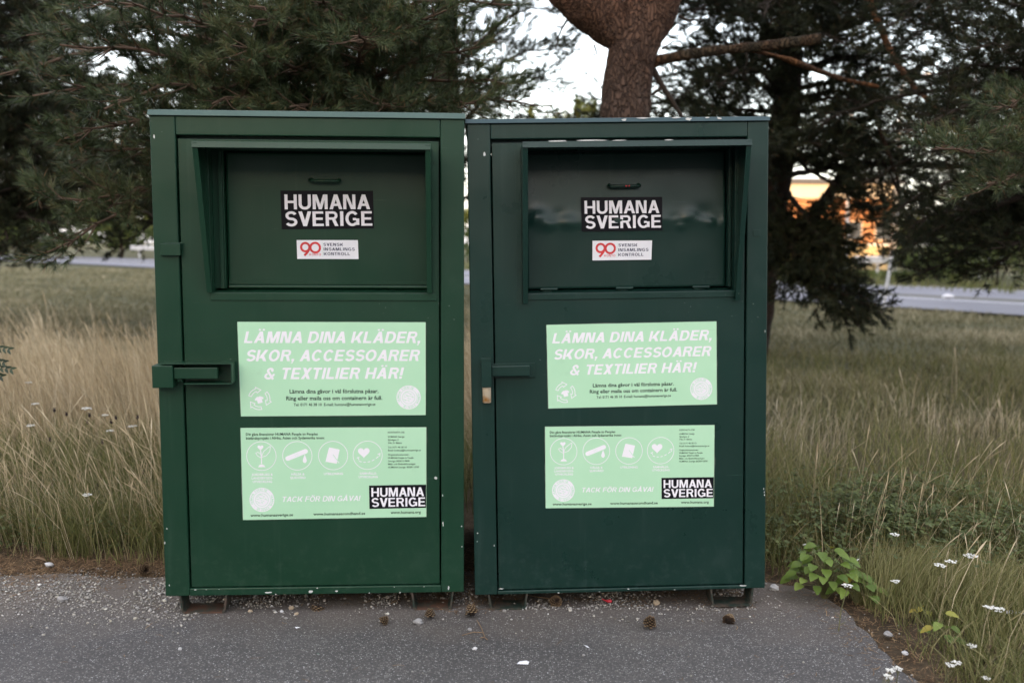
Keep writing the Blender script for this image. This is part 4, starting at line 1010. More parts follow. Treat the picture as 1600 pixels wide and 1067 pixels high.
# --- dark pines on the right
def right_pine():
    Y = 12.5; base = at_y(1205, 400, Y); base.z = 0
    r = root_at('pine_tree', base, 'large dark pine with hanging boughs right of the teal box')
    w = lambda px, py, y=Y: at_y(px, py, y) - base; k = Y / FPX
    tk = [w(1165, 500), w(1188, 400), w(1208, 300), w(1228, 200), w(1233, 100), w(1230, 0), w(1225, -300)]
    tk[0].z = -.2
    trunk_mesh(tk, [34 * k, 30 * k, 24 * k, 22 * k, 20 * k, 17 * k, 6 * k], M['bark_dark'], r, 'trunk', 24, .12, .08)
    trunk_mesh([w(1195, 430), w(1235, 378), w(1285, 322), w(1322, 262, 12), w(1345, 200, 11.6)], [10 * k, 13 * k, 10 * k, 6 * k, 3 * k], M['bark_dark'], r, 'limb', 12, .12, .08)
    trunk_mesh([w(1226, 240), w(1300, 262, 12.2), (w(1380, 255, 12)), w(1460, 258, 11.8), w(1540, 262, 11.6)], [7 * k, 6 * k, 5.5 * k, 5 * k, 3 * k], M['bark_dark'], r, 'limb', 10, .12, .08)
    trunk_mesh([w(1330, -60, 11), w(1365, 20, 10.8), w(1400, 100, 10.6), w(1435, 145, 10.4), w(1500, 195, 10.2)], [5 * k, 4.5 * k, 4 * k, 3.4 * k, 2 * k], M['bark_red'], r, 'limb', 10, .12, .08)
    trunk_mesh([w(1350, 130, 11), w(1366, 180, 10.9), w(1385, 230, 10.8), w(1400, 270, 10.8), w(1412, 330, 10.8)], [3 * k, 2.8 * k, 2.5 * k, 2.2 * k, 1.5 * k], M['bark_dark'], r, 'limb', 8, .12, .08)
    trunk_mesh([w(1202, 205), w(1225, 198, 12), w(1250, 196, 11.8), w(1285, 196, 11.7)], [3 * k, 2.4 * k, 2 * k, 1 * k], M['twig'], r, 'limb', 8, .12, .08)
    pn = Pine(44); kw = dict(twig=.78, step=.10, sp=.085, start=.1)
    B = lambda px, py: w(px, py)
    hang = [((1225, 330), [(1240, 380, 11.6), (1270, 430, 11.2), (1320, 490, 10.9), (1345, 512, 10.8)]), ((1220, 330), [(1240, 400, 11.4), (1300, 455, 11.0), (1372, 482, 10.8)]),
            ((1220, 340), [(1225, 400, 11.8), (1245, 430, 11.6), (1290, 480, 11.2)]), ((1215, 350), [(1215, 395, 11.5), (1230, 420, 11.3), (1262, 440, 11.2)]), ((1226, 330), [(1265, 375, 11.6), (1310, 420, 11.3), (1345, 465, 11.1)]),
            ((1230, 300), [(1270, 355, 11.6), (1300, 400, 11.3), (1318, 440, 11.2)]), ((1215, 345), [(1235, 375, 11.9), (1260, 400, 11.7), (1290, 420, 11.5)])]
    for b_, pts in hang: pn.bough([B(*b_)] + [w(*p) for p in pts], .04, **dict(kw, step=.065, sp=.07, ups=.0))
    sweep = [((1228, 150), [(1160, 120, 12.2), (1090, 130, 11.8), (1050, 160, 11.6)]), ((1228, 120), [(1170, 80, 12), (1110, 60, 11.6), (1075, 75, 11.4)]), ((1226, 180), [(1170, 170, 12.2), (1110, 175, 12), (1060, 185, 11.9)]), ((1230, 60), [(1180, 20, 12), (1120, 0, 11.5), (1080, 20, 11.3)]),
             ((1228, 160), [(1300, 140, 12), (1380, 150, 11.5), (1450, 190, 11.2)]), ((1228, 120), [(1300, 90, 12), (1390, 80, 11.4), (1480, 110, 11)]), ((1230, 70), [(1320, 30, 12), (1420, 20, 11.4), (1520, 60, 11)]), ((1230, 40), [(1320, 0, 11.6), (1400, -20, 11), (1480, 0, 10.6)]),
             ((1226, 210), [(1300, 200, 12), (1360, 215, 11.7), (1390, 245, 11.5)]), ((1222, 250), [(1290, 250, 12.2), (1340, 280, 12), (1360, 330, 11.8)]), ((1226, 190), [(1270, 160, 11.5), (1310, 150, 10.9), (1350, 165, 10.5)]), ((1222, 240), [(1250, 225, 11.4), (1290, 225, 10.9), (1320, 245, 10.6)]),
             ((1230, 90), [(1260, 60, 11), (1290, 50, 10.2), (1320, 70, 9.8)]), ((1230, 50), [(1250, 10, 11), (1270, -5, 10.4), (1310, 5, 10)]), ((1226, 230), [(1270, 270, 11.8), (1330, 300, 11.6), (1375, 345, 11.4)]), ((1350, 200), [(1375, 270, 11.5), (1385, 320, 11.3), (1380, 380, 11.2)]), ((1350, 200), [(1400, 290, 11.4), (1420, 340, 11.2), (1425, 400, 11)])]
    for b_, pts in sweep: pn.bough([B(*b_)] + [w(*p) for p in pts], .035, **kw)
    pn.whorl(tk, 2.2, 8.5, 62, lambda f: 3.1 * (1.1 - .8 * f), .14, twig=.85, step=.14, sp=.11, start=.15)
    pn.finish(r, 28, .14, .08, .011, 'needle_dark', 'twig_dark')
right_pine()
def edge_pine():
    Y = 8.6; base = at_y(1730, 400, Y); base.z = 0
    r = root_at('pine_tree', base, 'near pine at the right edge with sharp needle tufts reaching into view')
    w = lambda px, py, y: at_y(px, py, y) - base
    tk = [Vector((0, 0, -.2)), Vector((.02, 0, 2)), Vector((.05, 0, 8.5))]
    trunk_mesh(tk, [.19, .16, .04], M['bark_dark'], r, 'trunk', 16, .14, .1)
    pn = Pine(52); nr = Pine(53); kw = dict(twig=.65, step=.09, sp=.07, start=.15); T = lambda z: Vector((0, 0, z))
    for z, pts in ((1.9, [(1640, 240, 6.6), (1560, 240, 5.7), (1500, 235, 5.2), (1455, 232, 5.0)]), (1.9, [(1650, 270, 6.4), (1590, 280, 5.7), (1540, 290, 5.3)]), (2.0, [(1650, 215, 6.4), (1600, 205, 5.8), (1560, 200, 5.4)]), (2.1, [(1640, 170, 6.6), (1600, 160, 6), (1560, 165, 5.6)])):
        nr.bough([T(z)] + [w(*p) for p in pts], .02, **dict(kw, twig=.42, start=.5, step=.10, sp=.07))
    for z, pts in ((2.1, [(1640, 120, 8), (1540, 100, 7.6), (1440, 120, 7.4)]), (2.5, [(1640, 60, 8), (1540, 30, 7.6), (1430, 50, 7.3)]), (1.9, [(1640, 300, 8.4), (1560, 320, 8.2), (1480, 345, 8.2), (1420, 390, 8.2)]), (1.8, [(1640, 340, 8.4), (1560, 370, 8.2), (1480, 400, 8.2)]),
                   (2.0, [(1640, 260, 8.2), (1540, 270, 8.0), (1450, 290, 8.0), (1400, 330, 8.0)]), (2.2, [(1640, 190, 8), (1540, 190, 7.8), (1450, 200, 7.8)]), (1.7, [(1660, 350, 8.2), (1600, 380, 7.9), (1545, 390, 7.8)]), (2.9, [(1640, 20, 7.8), (1520, -10, 7.4), (1420, 0, 7.2)]), (2.3, [(1640, 150, 8.4), (1560, 150, 8.4), (1480, 160, 8.4)]),
                   (1.9, [(1640, 290, 9), (1560, 330, 9.2), (1500, 370, 9.4), (1440, 375, 9.5)]), (2.6, [(1650, 90, 7.6), (1590, 70, 7.2), (1530, 70, 7)]), (1.75, [(1640, 330, 8.6), (1560, 370, 8.5), (1480, 415, 8.4), (1425, 430, 8.4)]), (1.8, [(1650, 345, 8.4), (1590, 395, 8.2), (1530, 430, 8.1)]), (1.9, [(1640, 300, 8.3), (1520, 330, 8.1), (1440, 330, 8.1), (1415, 370, 8.1)]), (1.85, [(1640, 315, 8.8), (1540, 345, 8.8), (1450, 360, 8.9), (1395, 405, 9)])):
        pn.bough([T(z)] + [w(*p) for p in pts], .028, **kw)
    pn.whorl(tk, 1.9, 8.0, 56, lambda f: 2.7 * (1.05 - .75 * f), .12, twig=.75, step=.13, sp=.10, start=.15)
    pn.finish(r, 36, .13, .068, .0056, 'needle_dark', 'twig_dark'); nr.finish(r, 46, .085, .068, .0040, 'needle', 'twig')
edge_pine()
back_pine(1710, 21, 11, 3.8, 1.3, 'dark pine farther back at the right edge beyond the nearest one', 61, 46)
back_pine(1510, 43, 9.5, 3.9, .6, 'pine across the road behind the right-hand boughs', 62, 60, wd=.03)

# --- broad-leaved trees and hedges
def leaf_cloud(cen, rad, n, size, g, squash=1.0):
    """leaf-sized quads gathered into clumps inside an ellipsoid"""
    cen, rad = np.array(cen, float), np.array(rad, float)
    nc = max(8, n // 90); cc = nrm(g.normal(size=(nc, 3))) * (g.random((nc, 1)) ** .45); cc = cen + cc * rad * .9
    which = g.integers(0, nc, n); P = cc[which] + g.normal(0, 1, (n, 3)) * rad * (.07 + .13 * g.random((nc, 1)))[which]
    P[:, 2] = np.maximum(P[:, 2], .05)
    a = nrm(g.normal(size=(n, 3))); b = nrm(np.cross(a, g.normal(size=(n, 3)))); s = size * g.uniform(.6, 1.3, (n, 1))
    v = np.stack([P - a * s, P + b * s * .5, P + a * s, P - b * s * .5], 1)
    t = np.clip((g.random(nc) * .6)[which] + g.normal(.15, .15, n), 0, 1)
    return v.reshape(-1, 3), np.repeat(t, 4)
def broad_tree(px, Y, h, rad, n, size, label, seed, z0=1.0, group='broad-leaved trees across the meadow'):
    g = np.random.default_rng(seed); base = at_y(px, 400, Y); base.z = 0
    r = empty('broadleaf_tree', base, 0, label, 'tree', group)
    trunk_mesh([(0, 0, -.2), (.05, 0, h * .3), (.1, .1, h * .6), (.1, .1, h * .85)], [.16, .13, .08, .02], M['bark_dark'], r, 'trunk', 12, .1, .15)
    vs, ts = [], []
    for k in range(9):
        an = k * 2.4; f = k / 8; c = (math.cos(an) * rad * .5 * (1 - .6 * f), math.sin(an) * rad * .5 * (1 - .6 * f), z0 + rad * .3 + (h - z0 - rad * .6) * f)
        v, t = leaf_cloud(c, (rad * .62 * (1.1 - .5 * f), rad * .62 * (1.1 - .5 * f), (h - z0) * .22), n // 9, size, g); vs.append(v); ts.append(t)
    v = np.concatenate(vs); np_mesh('crown', v, np.arange(len(v)), 4, M['broadleaf'], r, False, np.concatenate(ts))
broad_tree(888, 26, 5.2, 1.7, 7000, .07, 'leafy tree with a sunlit yellow top in the gap left of the forked trunk', 71, 1.0)
broad_tree(955, 28, 4.9, 1.6, 6000, .07, 'leafy tree half hidden behind the forked pine trunk', 72, .8)
broad_tree(820, 24, 4.4, 1.6, 6000, .07, 'leafy tree behind the gap between the boxes', 73, .6)
broad_tree(1120, 30, 4.6, 2.0, 6000, .08, 'leafy tree just left of the dark curved pine trunk', 74, .8)
def shrub(px, Y, h, rad, n, size, label, seed, mat='broadleaf'):
    g = np.random.default_rng(seed); base = at_y(px, 400, Y); base.z = 0
    r = empty('shrub', base, 0, label, 'shrub', 'shrubs beyond the road')
    mb = MB()
    for k in range(6):
        an = k * 1.05; mb.tube([(0, 0, -.1), (math.cos(an) * rad * .3, math.sin(an) * rad * .3, h * .45), (math.cos(an) * rad * .55, math.sin(an) * rad * .55, h * .8)], [.04, .03, .01], 5)
    mb.build('stems', M['twig_dark'], r)
    v, t = leaf_cloud((0, 0, h * .5), (rad, rad, h * .5), n, size, g); np_mesh('foliage', v, np.arange(len(v)), 4, M[mat], r, False, t)
for k, (px, Y, h, rad, lab) in enumerate(((1500, 37, 2.2, 1.8, 'low green shrub by the road under the dark boughs'), (1560, 36, 2.8, 2.2, 'taller green shrub by the road near the right edge'), (1620, 35, 3.2, 2.2, 'broad green shrub cut by the right edge'), (1450, 39, 1.5, 1.6, 'small shrub across the road left of the taller ones'),
                                          (1405, 41, .42, 1.2, 'knee-high shrub at the foot of the thick lamp post'), (1345, 44, .35, 1.4, 'knee-high shrub under the pale guardrail'), (1280, 47, 1.0, 1.8, 'low dark shrub behind the hanging pine bough'), (1225, 48, 1.3, 1.8, 'low shrub between the teal box and the hanging bough'))):
    shrub(px, Y, h, rad, 3600, .06, lab, 80 + k)
for k, (px, Y, h, rad, lab) in enumerate(((60, 88, 8.5, 6, 'rounded far tree beyond the road at the left edge'), (190, 92, 10, 6, 'tall far tree beyond the road left of the green box'), (330, 95, 10, 6, 'far tree hidden mostly by the green box'), (-60, 84, 9, 6, 'far tree just beyond the left edge'), (480, 95, 9, 6, 'far tree behind the bushy pine'), (640, 92, 9, 6, 'far tree behind the orange trunk'))):
    broad_tree(px, Y, h, rad, 5000, .22, lab, 120 + k, .3, 'far trees beyond the road')
def woods():
    g = np.random.default_rng(99); vs, ts = [], []
    for k in range(60):
        x = -170 + 340 * k / 59; v, t = leaf_cloud((x, 128 + g.uniform(-5, 5), 3.5), (5, 4, g.uniform(3.2, 5.5)), 900, .5, g); vs.append(v); ts.append(t)
    v = np.concatenate(vs); o = np_mesh('far_woods', v, np.arange(len(v)), 4, M['broadleaf'], None, False, np.concatenate(ts))
    tag(o, 'distant belt of woodland along the horizon', 'woods', kind='stuff')
woods()

# ------------------------------------------------------------------ grass, clover, litter (nobody could count these)
def blades(X, Y, H, W, lean, mat, name, label, cat, tone, heads=0.0, g=rng, lean_dir=None):
    n = len(X); W = W * np.exp(g.normal(0, .32, n)); Z = gz(X, Y); an = g.uniform(0, 2 * np.pi, n) if lean_dir is None else lean_dir + g.normal(0, .7, n)
    dx, dy = np.cos(an) * lean * H, np.sin(an) * lean * H; fa = g.uniform(0, 2 * np.pi, n); sx, sy = np.cos(fa) * W / 2, np.sin(fa) * W / 2
    rows = []; hd = (g.random(n) < heads)
    for s_, wk in ((0, .8), (.40, 1.0), (.74, .7), (.83, .5), (.92, .35), (1.0, .05)):
        k = s_ ** 1.9; zz = H * (s_ - .18 * lean * s_ ** 3)
        wk_ = np.where(hd, {.92: 1.9, .83: .9}.get(s_, wk * .6), wk)
        c = np.stack([X + dx * k, Y + dy * k, Z + zz - .01], 1); o = np.stack([sx * wk_, sy * wk_, 0 * sx], 1); rows += [c - o, c + o]
    v = np.stack(rows, 1)                                    # n, 10, 3
    b = (np.arange(n) * 12)[:, None]; f = np.concatenate([b + np.array([2 * i, 2 * i + 1, 2 * i + 3, 2 * i + 2]) for i in range(5)], 1)
    o = np_mesh(name, v.reshape(-1, 3), f, 4, M[mat], None, False, np.repeat(np.clip(tone, 0, 1), 12)); tag(o, label, cat, kind='stuff'); return o
def scatter(n, x0, x1, y0, y1, g=rng): return g.uniform(x0, x1, n), g.uniform(y0, y1, n)
def fbm(X, Y, s, o=0): return np.array([mnoise.fractal(Vector((x * s, y * s, o)), 1.0, 2.0, 3) for x, y in zip(X, Y)])
EX = np.array([p[0] for p in LOT_EDGE]); EY = np.array([p[1] for p in LOT_EDGE])
def off_lot(X, Y, pad=0.0):                                  # True beyond the edge of the asphalt
    yl = np.interp(X, EX[:11], EY[:11]); right = np.interp(-Y, -EY[10:], EX[10:])
    return np.where(X < 1.1, Y > yl + pad, (Y > 4.17 + pad) | (X > right + pad))
def box_clear(X, Y): return ~((np.abs(X + .83) < .68) & (Y > 3.6) & (Y < 5.1)) & ~((np.abs(X - .40) < .68) & (Y > 3.6) & (Y < 5.1))
def view(X, Y, m=.6): return (np.abs(X) < Y * .545 + m)
def straw():
    g = np.random.default_rng(201)
    # tall dry grass: dense and pale on the left, mixed on the right
    X, Y = scatter(290000, -7.5, 7.5, 4.4, 14.5, g)
    d = fbm(X, Y, .9, 3); left = X < 0
    edge = np.where(left, 5.75, 5.3) + .25 * d
    pr = np.where(left, 1.0, .36) * np.clip((Y - edge) / 1.1, 0, 1) * np.clip((np.where(left, 11.0, 7.9) + d * 2.2 - Y) / 3.0, 0, 1) * np.where(Y > 8, .75, 1.0) * np.clip(.85 + d * 1.2, .15, 1)
    k = (g.random(len(X)) < pr) & off_lot(X, Y, .35) & box_clear(X, Y) & view(X, Y); X, Y, d = X[k], Y[k], d[k]; left = X < 0; n = len(X)
    H = (.6 + .9 * np.clip(.5 + fbm(X, Y, 3.2, 21), 0, 1)) * g.uniform(.24, .58, n) * np.where(left, 1.0, .56) * np.clip(.55 + (Y - 4.6) * .35, .5, 1) * (1 + .35 * d)
    W_ = np.where(Y < 7, .0023, .0038); tn = np.clip(g.normal(.55, .22, n) + d * .4, 0, 1); ln = g.uniform(.1, .6, n)
    for q, mt, nm, lb, dr in ((left, 'straw', 'dry_grass', 'tall straw-coloured grass of the dry meadow left of the boxes', 2.7), (~left, 'straw_grey', 'faded_grass', 'sparser faded grass of the meadow right of the boxes', .9)):
        blades(X[q], Y[q], H[q], W_[q], ln[q], mt, nm, lb, 'grass', tn[q], .22, g, dr)
    # green lower growth between it
    X, Y = scatter(170000, -7, 7, 4.2, 12, g); d = fbm(X, Y, 1.1, 8); left = X < 0
    pr = np.where(left, np.clip((7.3 - Y) / 1.3, .10, 1), np.clip((7.2 + d * 2 - Y) / 2.5, .22, 1)) * np.clip(.8 + d * 1.5, .1, 1)
    k = (g.random(len(X)) < pr) & off_lot(X, Y, np.where(left, .16, .07)) & box_clear(X, Y) & view(X, Y); X, Y, d = X[k], Y[k], d[k]; n = len(X)
    H = g.uniform(.08, .44, n) * np.clip(.55 + (Y - 4.2) * .6, .5, 1); blades(X, Y, H, np.full(n, .0030), g.uniform(.1, .8, n), 'grass', 'green_grass', 'green grass at the foot of the dry meadow', 'grass', g.normal(.45, .22, n) + d * .3, 0, g)
    # the corner of grass right of the lot
    X, Y = scatter(26000, 1.2, 3.0, 2.6, 5.0, g); d = fbm(X, Y, 2.2, 5)
    k = off_lot(X, Y, .10) & (g.random(len(X)) < np.clip(.55 + d * 1.7, .06, 1)); X, Y, d = X[k], Y[k], d[k]; n = len(X)
    H = g.uniform(.05, .20, n) * (1 + .6 * np.clip(X - 1.5, 0, 1)); blades(X, Y, H, np.full(n, .0032), g.uniform(.2, .9, n), 'grass', 'corner_grass', 'thin green grass in the corner right of the asphalt', 'grass', g.normal(.5, .25, n), 0, g)
    X, Y = scatter(520, 1.35, 3.0, 2.9, 5.2, g); k = off_lot(X, Y, .18); X, Y = X[k], Y[k]; n = len(X)
    blades(X, Y, g.uniform(.22, .55, n), np.full(n, .0021), g.uniform(.1, .75, n), 'straw', 'bent_stalks', 'bent seeded grass stalks over the clover', 'grass', g.normal(.55, .25, n), .8, g, .4)
    X, Y = scatter(620, -3.0, -1.35, 4.42, 5.0, g); n = len(X)
    blades(X, Y, g.uniform(.30, .75, n), np.full(n, .0023), g.uniform(.2, .85, n), 'straw', 'leaning_stalks', 'long seeded stalks leaning over the verge', 'grass', g.normal(.5, .25, n), .85, g, 2.6)
    cx_, cy_ = g.uniform(-3.1, -1.42, 26), g.uniform(4.48, 4.85, 26); q = g.integers(0, 26, 4200); X = cx_[q] + g.normal(0, .07, 4200); Y = cy_[q] + g.normal(0, .05, 4200); k = off_lot(X, Y, .15) & box_clear(X, Y); X, Y = X[k], Y[k]; n = len(X)
    blades(X, Y, g.uniform(.10, .32, n), np.full(n, .0026), g.uniform(.3, 1.0, n), 'grass', 'verge_tufts', 'fresh green grass tufts along the verge left of the boxes', 'grass', g.normal(.5, .16, n), 0, g)
    # fine tuft by the young plants
    X = np.concatenate([g.normal(1.62, .12, 1500), g.normal(1.83, .14, 1500)]); Y = np.concatenate([g.normal(3.98, .10, 1500), g.normal(3.85, .12, 1500)]); k = off_lot(X, Y, .1); X, Y = X[k], Y[k]; n = len(X)
    blades(X, Y, g.uniform(.12, .27, n), np.full(n, .0022), g.uniform(.2, .8, n), 'grass', 'grass_tuft', 'fine bright green grass tuft by the leafy seedling', 'grass', g.normal(.62, .14, n), 0, g, .6)
    # mown turf towards the road
    X = g.uniform(-1, 1, 190000); Y = 7.5 + 46 * g.random(190000) ** 1.7; X = X * (Y * .56 + 1); d = fbm(X, Y, .5, 12)
    road_y = np.interp(X, [p[0] for p in ROAD], [p[1] for p in ROAD]); k = (Y < road_y - .15) & (g.random(len(X)) < np.clip((Y - 7) / 3, 0, 1) * np.clip(.8 + d * .9, .2, 1)); X, Y, d = X[k], Y[k], d[k]; n = len(X)
    H = g.uniform(.05, .15, n) * (1 + .4 * d); blades(X, Y, H, .008 + .0006 * Y, g.uniform(.2, 1.0, n), 'turf', 'turf_grass', 'short mown grass between the meadow and the road', 'grass', g.normal(.42, .2, n) + d * .7, 0, g)
straw()
def beyond_road():
    g = np.random.default_rng(210); X = g.uniform(-45, 45, 30000); Y = g.uniform(28, 75, 30000)
    ry = np.interp(X, [p[0] for p in ROAD], [p[1] for p in ROAD]); k = (Y > ry + 15.5) & (Y < ry + 28); X, Y = X[k], Y[k]; n = len(X)
    blades(X, Y, g.uniform(.2, .6, n), np.full(n, .035), g.uniform(.2, .8, n), 'grass', 'roadside_grass', 'rough green grass along the far side of the road', 'grass', g.normal(.35, .2, n), 0, g)
beyond_road()

def leaf_pts(L, W, n=5, fold=.15):
    """ovate leaf: two strips either side of the midrib, in local x (along) / y (across) / z"""
    out = []
    for i in range(n + 1):
        s = i / n; w = W * math.sin(math.pi * min(1, s ** .75)) ** .8 if 0 < s < 1 else 0
        out.append((s * L, w / 2, fold * w - .25 * L * s * s, -.25 * L * s * s))
    return out
def leaf_add(mb, pos, d, up, L, W, n=5, teeth=0, fold=.15):
    d = Vector(d).normalized(); sd = d.cross(Vector(up)).normalized(); u = sd.cross(d)
    vs, fs = [], []
    for i, (a, b, z, zm) in enumerate(leaf_pts(L, W, n, fold)):
        b2 = b * (1 + (teeth if i % 2 else -teeth)); P = lambda x, y, q: Vector(pos) + d * x + sd * y + u * q
        vs += [P(a, -b2, z), P(a, 0, zm), P(a, b2, z)]
    for i in range(n): k = i * 3; fs += [(k, k + 1, k + 4, k + 3), (k + 1, k + 2, k + 5, k + 4)]
    mb.add(vs, fs, True); return len(vs)
def tone_attr(o, counts, tones):
    a = o.data.attributes.new('tone', 'FLOAT', 'POINT'); a.data.foreach_set('value', np.repeat(np.array(tones, np.float32), counts).astype(np.float32))

def clover():
    g = np.random.default_rng(77); n = 5200; X = g.normal(1.95, .42, n); Y = g.normal(4.75, .30, n); d = fbm(X, Y, 3, 2)
    k = off_lot(X, Y, .12) & (Y < 5.6) & (X > 1.12) & (X < 3.1) & (d > -.25); X, Y = X[k], Y[k]; n = len(X)
    H = g.uniform(.04, .24, n) * np.clip(1.15 - np.abs(X - 1.95) * .5, .4, 1); P = np.stack([X, Y, gz(X, Y) + H], 1); vs = []
    a0 = g.uniform(0, 6.28, n)
    for j in range(3):
        a = a0 + j * 2.094; D = np.stack([np.cos(a), np.sin(a), g.uniform(-.4, .5, n)], 1); S = np.stack([-np.sin(a), np.cos(a), g.normal(0, .25, n)], 1); L = g.uniform(.016, .030, n)[:, None]
        vs.append(np.stack([P, P + D * L * .5 + S * L * .36, P + D * L, P + D * L * .5 - S * L * .36], 1))
    v = np.stack(vs, 1).reshape(-1, 3); o = np_mesh('clover', v, np.arange(len(v)), 4, M['clover'], None, False, np.repeat(np.clip(g.normal(.4, .25, n), 0, 1), 12)); tag(o, 'dark green clover patch at the edge of the meadow', 'clover', kind='stuff')
    n = 2600; X = g.uniform(-3.0, -1.4, n); Y = g.uniform(4.5, 5.3, n); H = g.uniform(.02, .16, n); P = np.stack([X, Y, gz(X, Y) + H], 1); a = g.uniform(0, 6.28, n)
    D = np.stack([np.cos(a), np.sin(a), g.uniform(-.3, .5, n)], 1); S = np.stack([-np.sin(a), np.cos(a), 0 * a], 1); L = g.uniform(.015, .035, n)[:, None]
    v = np.stack([P, P + D * L * .5 + S * L * .3, P + D * L, P + D * L * .5 - S * L * .3], 1).reshape(-1, 3); o = np_mesh('low_weeds', v, np.arange(len(v)), 4, M['clover'], None, False, np.repeat(np.clip(g.normal(.4, .25, n), 0, 1), 4)); tag(o, 'low leafy weeds under the leaning stalks left of the boxes', 'weeds', kind='stuff')
clover()

def litter():
    g = np.random.default_rng(55)
    XY = [scatter(20000, -3.2, -1.25, 4.0, 4.85, g), scatter(4200, -1.4, 1.1, 3.86, 4.4, g), scatter(2600, -.32, -.02, 3.8, 5.2, g), scatter(7000, 1.0, 2.3, 2.9, 4.7, g), scatter(500, -2.0, 1.4, 3.1, 4.0, g)]
    X = np.concatenate([a for a, b in XY]); Y = np.concatenate([b for a, b in XY]); d = fbm(X, Y, 4, 6)
    band = np.where(X < -1.2, np.exp(-((Y - 4.36 - .10 * d) / .17) ** 2), np.where(X > 1.0, np.where(off_lot(X, Y, -.13), np.exp(-((X - np.interp(-Y, -EY[10:], EX[10:]) - .08) / .16) ** 2), .015), np.where(Y > 3.92, .7, .30)))
    lone = np.arange(len(X)) >= len(X) - 500
    k = (g.random(len(X)) < np.where(lone, .16, band)); X, Y = X[k], Y[k]; n = len(X)
    a = g.uniform(0, 6.28, n); L = g.uniform(.02, .05, n); D = np.stack([np.cos(a) * L, np.sin(a) * L, g.normal(0, .006, n)], 1); S = np.stack([-np.sin(a), np.cos(a), 0 * a], 1) * .0011
    z = np.where(off_lot(X, Y), -.006, .0045) + g.random(n) * .012 * off_lot(X, Y); P = np.stack([X, Y, z], 1); bend = np.stack([-np.sin(a), np.cos(a), 0 * a], 1) * (g.normal(0, .006, n))[:, None]
    v = np.stack([P - S, P + S, P + D * .5 + bend + S, P + D * .5 + bend - S, P + D + S * .6, P + D - S * .6], 1); b = (np.arange(n) * 6)[:, None]
    f = np.concatenate([b + np.array([0, 1, 2, 3]), b + np.array([3, 2, 4, 5])], 1)
    o = np_mesh('needle_litter', v.reshape(-1, 3), f, 4, M['litter'], None, False, np.repeat(g.random(n), 6)); tag(o, 'fallen brown pine needles along the edge of the asphalt', 'pine needles', kind='stuff')
litter()
def gravel():
    g = np.random.default_rng(66); ico = []
    t = (1 + 5 ** .5) / 2
    V = nrm(np.array([(-1, t, 0), (1, t, 0), (-1, -t, 0), (1, -t, 0), (0, -1, t), (0, 1, t), (0, -1, -t), (0, 1, -t), (t, 0, -1), (t, 0, 1), (-t, 0, -1), (-t, 0, 1)], float))
    F = np.array([(0, 11, 5), (0, 5, 1), (0, 1, 7), (0, 7, 10), (0, 10, 11), (1, 5, 9), (5, 11, 4), (11, 10, 2), (10, 7, 6), (7, 1, 8), (3, 9, 4), (3, 4, 2), (3, 2, 6), (3, 6, 8), (3, 8, 9), (4, 9, 5), (2, 4, 11), (6, 2, 10), (8, 6, 7), (9, 8, 1)])
    XY = [scatter(22000, -3.2, -1.2, 3.45, 4.35, g), scatter(22000, -1.5, 1.1, 3.70, 4.35, g), scatter(2600, -2.2, 1.6, 2.9, 4.0, g), scatter(900, 1.0, 1.5, 3.6, 4.2, g), scatter(260, 1.35, 2.2, 3.0, 4.0, g)]
    X = np.concatenate([a for a, b in XY]); Y = np.concatenate([b for a, b in XY]); d = fbm(X, Y, 3.5, 9)
    pr = np.where(X < -1.2, np.exp(-((Y - 4.0 + .10 * (X + 1.9) ** 2 - .1 * d) / .24) ** 2) * np.clip(.6 + d, .08, 1), np.where((Y > 3.83) & (X < 1.0), np.clip(.34 + d * 1.1, .04, 1), .06))
    k = g.random(len(X)) < pr; X, Y = X[k], Y[k]; n = len(X); s = np.exp(g.normal(-5.95, .42, n)); s = np.minimum(s, .010)
    jit = 1 + g.normal(0, .22, (n, 12, 1)); v = V[None] * jit * s[:, None, None] * np.stack([g.uniform(.8, 1.3, n), g.uniform(.8, 1.3, n), g.uniform(.5, .9, n)], 1)[:, None, :]
    c = np.stack([X, Y, np.where(off_lot(X, Y), -.009, .003) + s * .35], 1); v = v + c[:, None, :]; f = F[None] + (np.arange(n) * 12)[:, None, None]
    o = np_mesh('loose_gravel', v.reshape(-1, 3), f.reshape(-1), 3, M['stone'], None, False, np.repeat(np.clip(g.normal(.45, .25, n), 0, 1), 12)); tag(o, 'loose crushed stone on the asphalt in front of and beside the boxes', 'gravel', kind='stuff')
gravel()

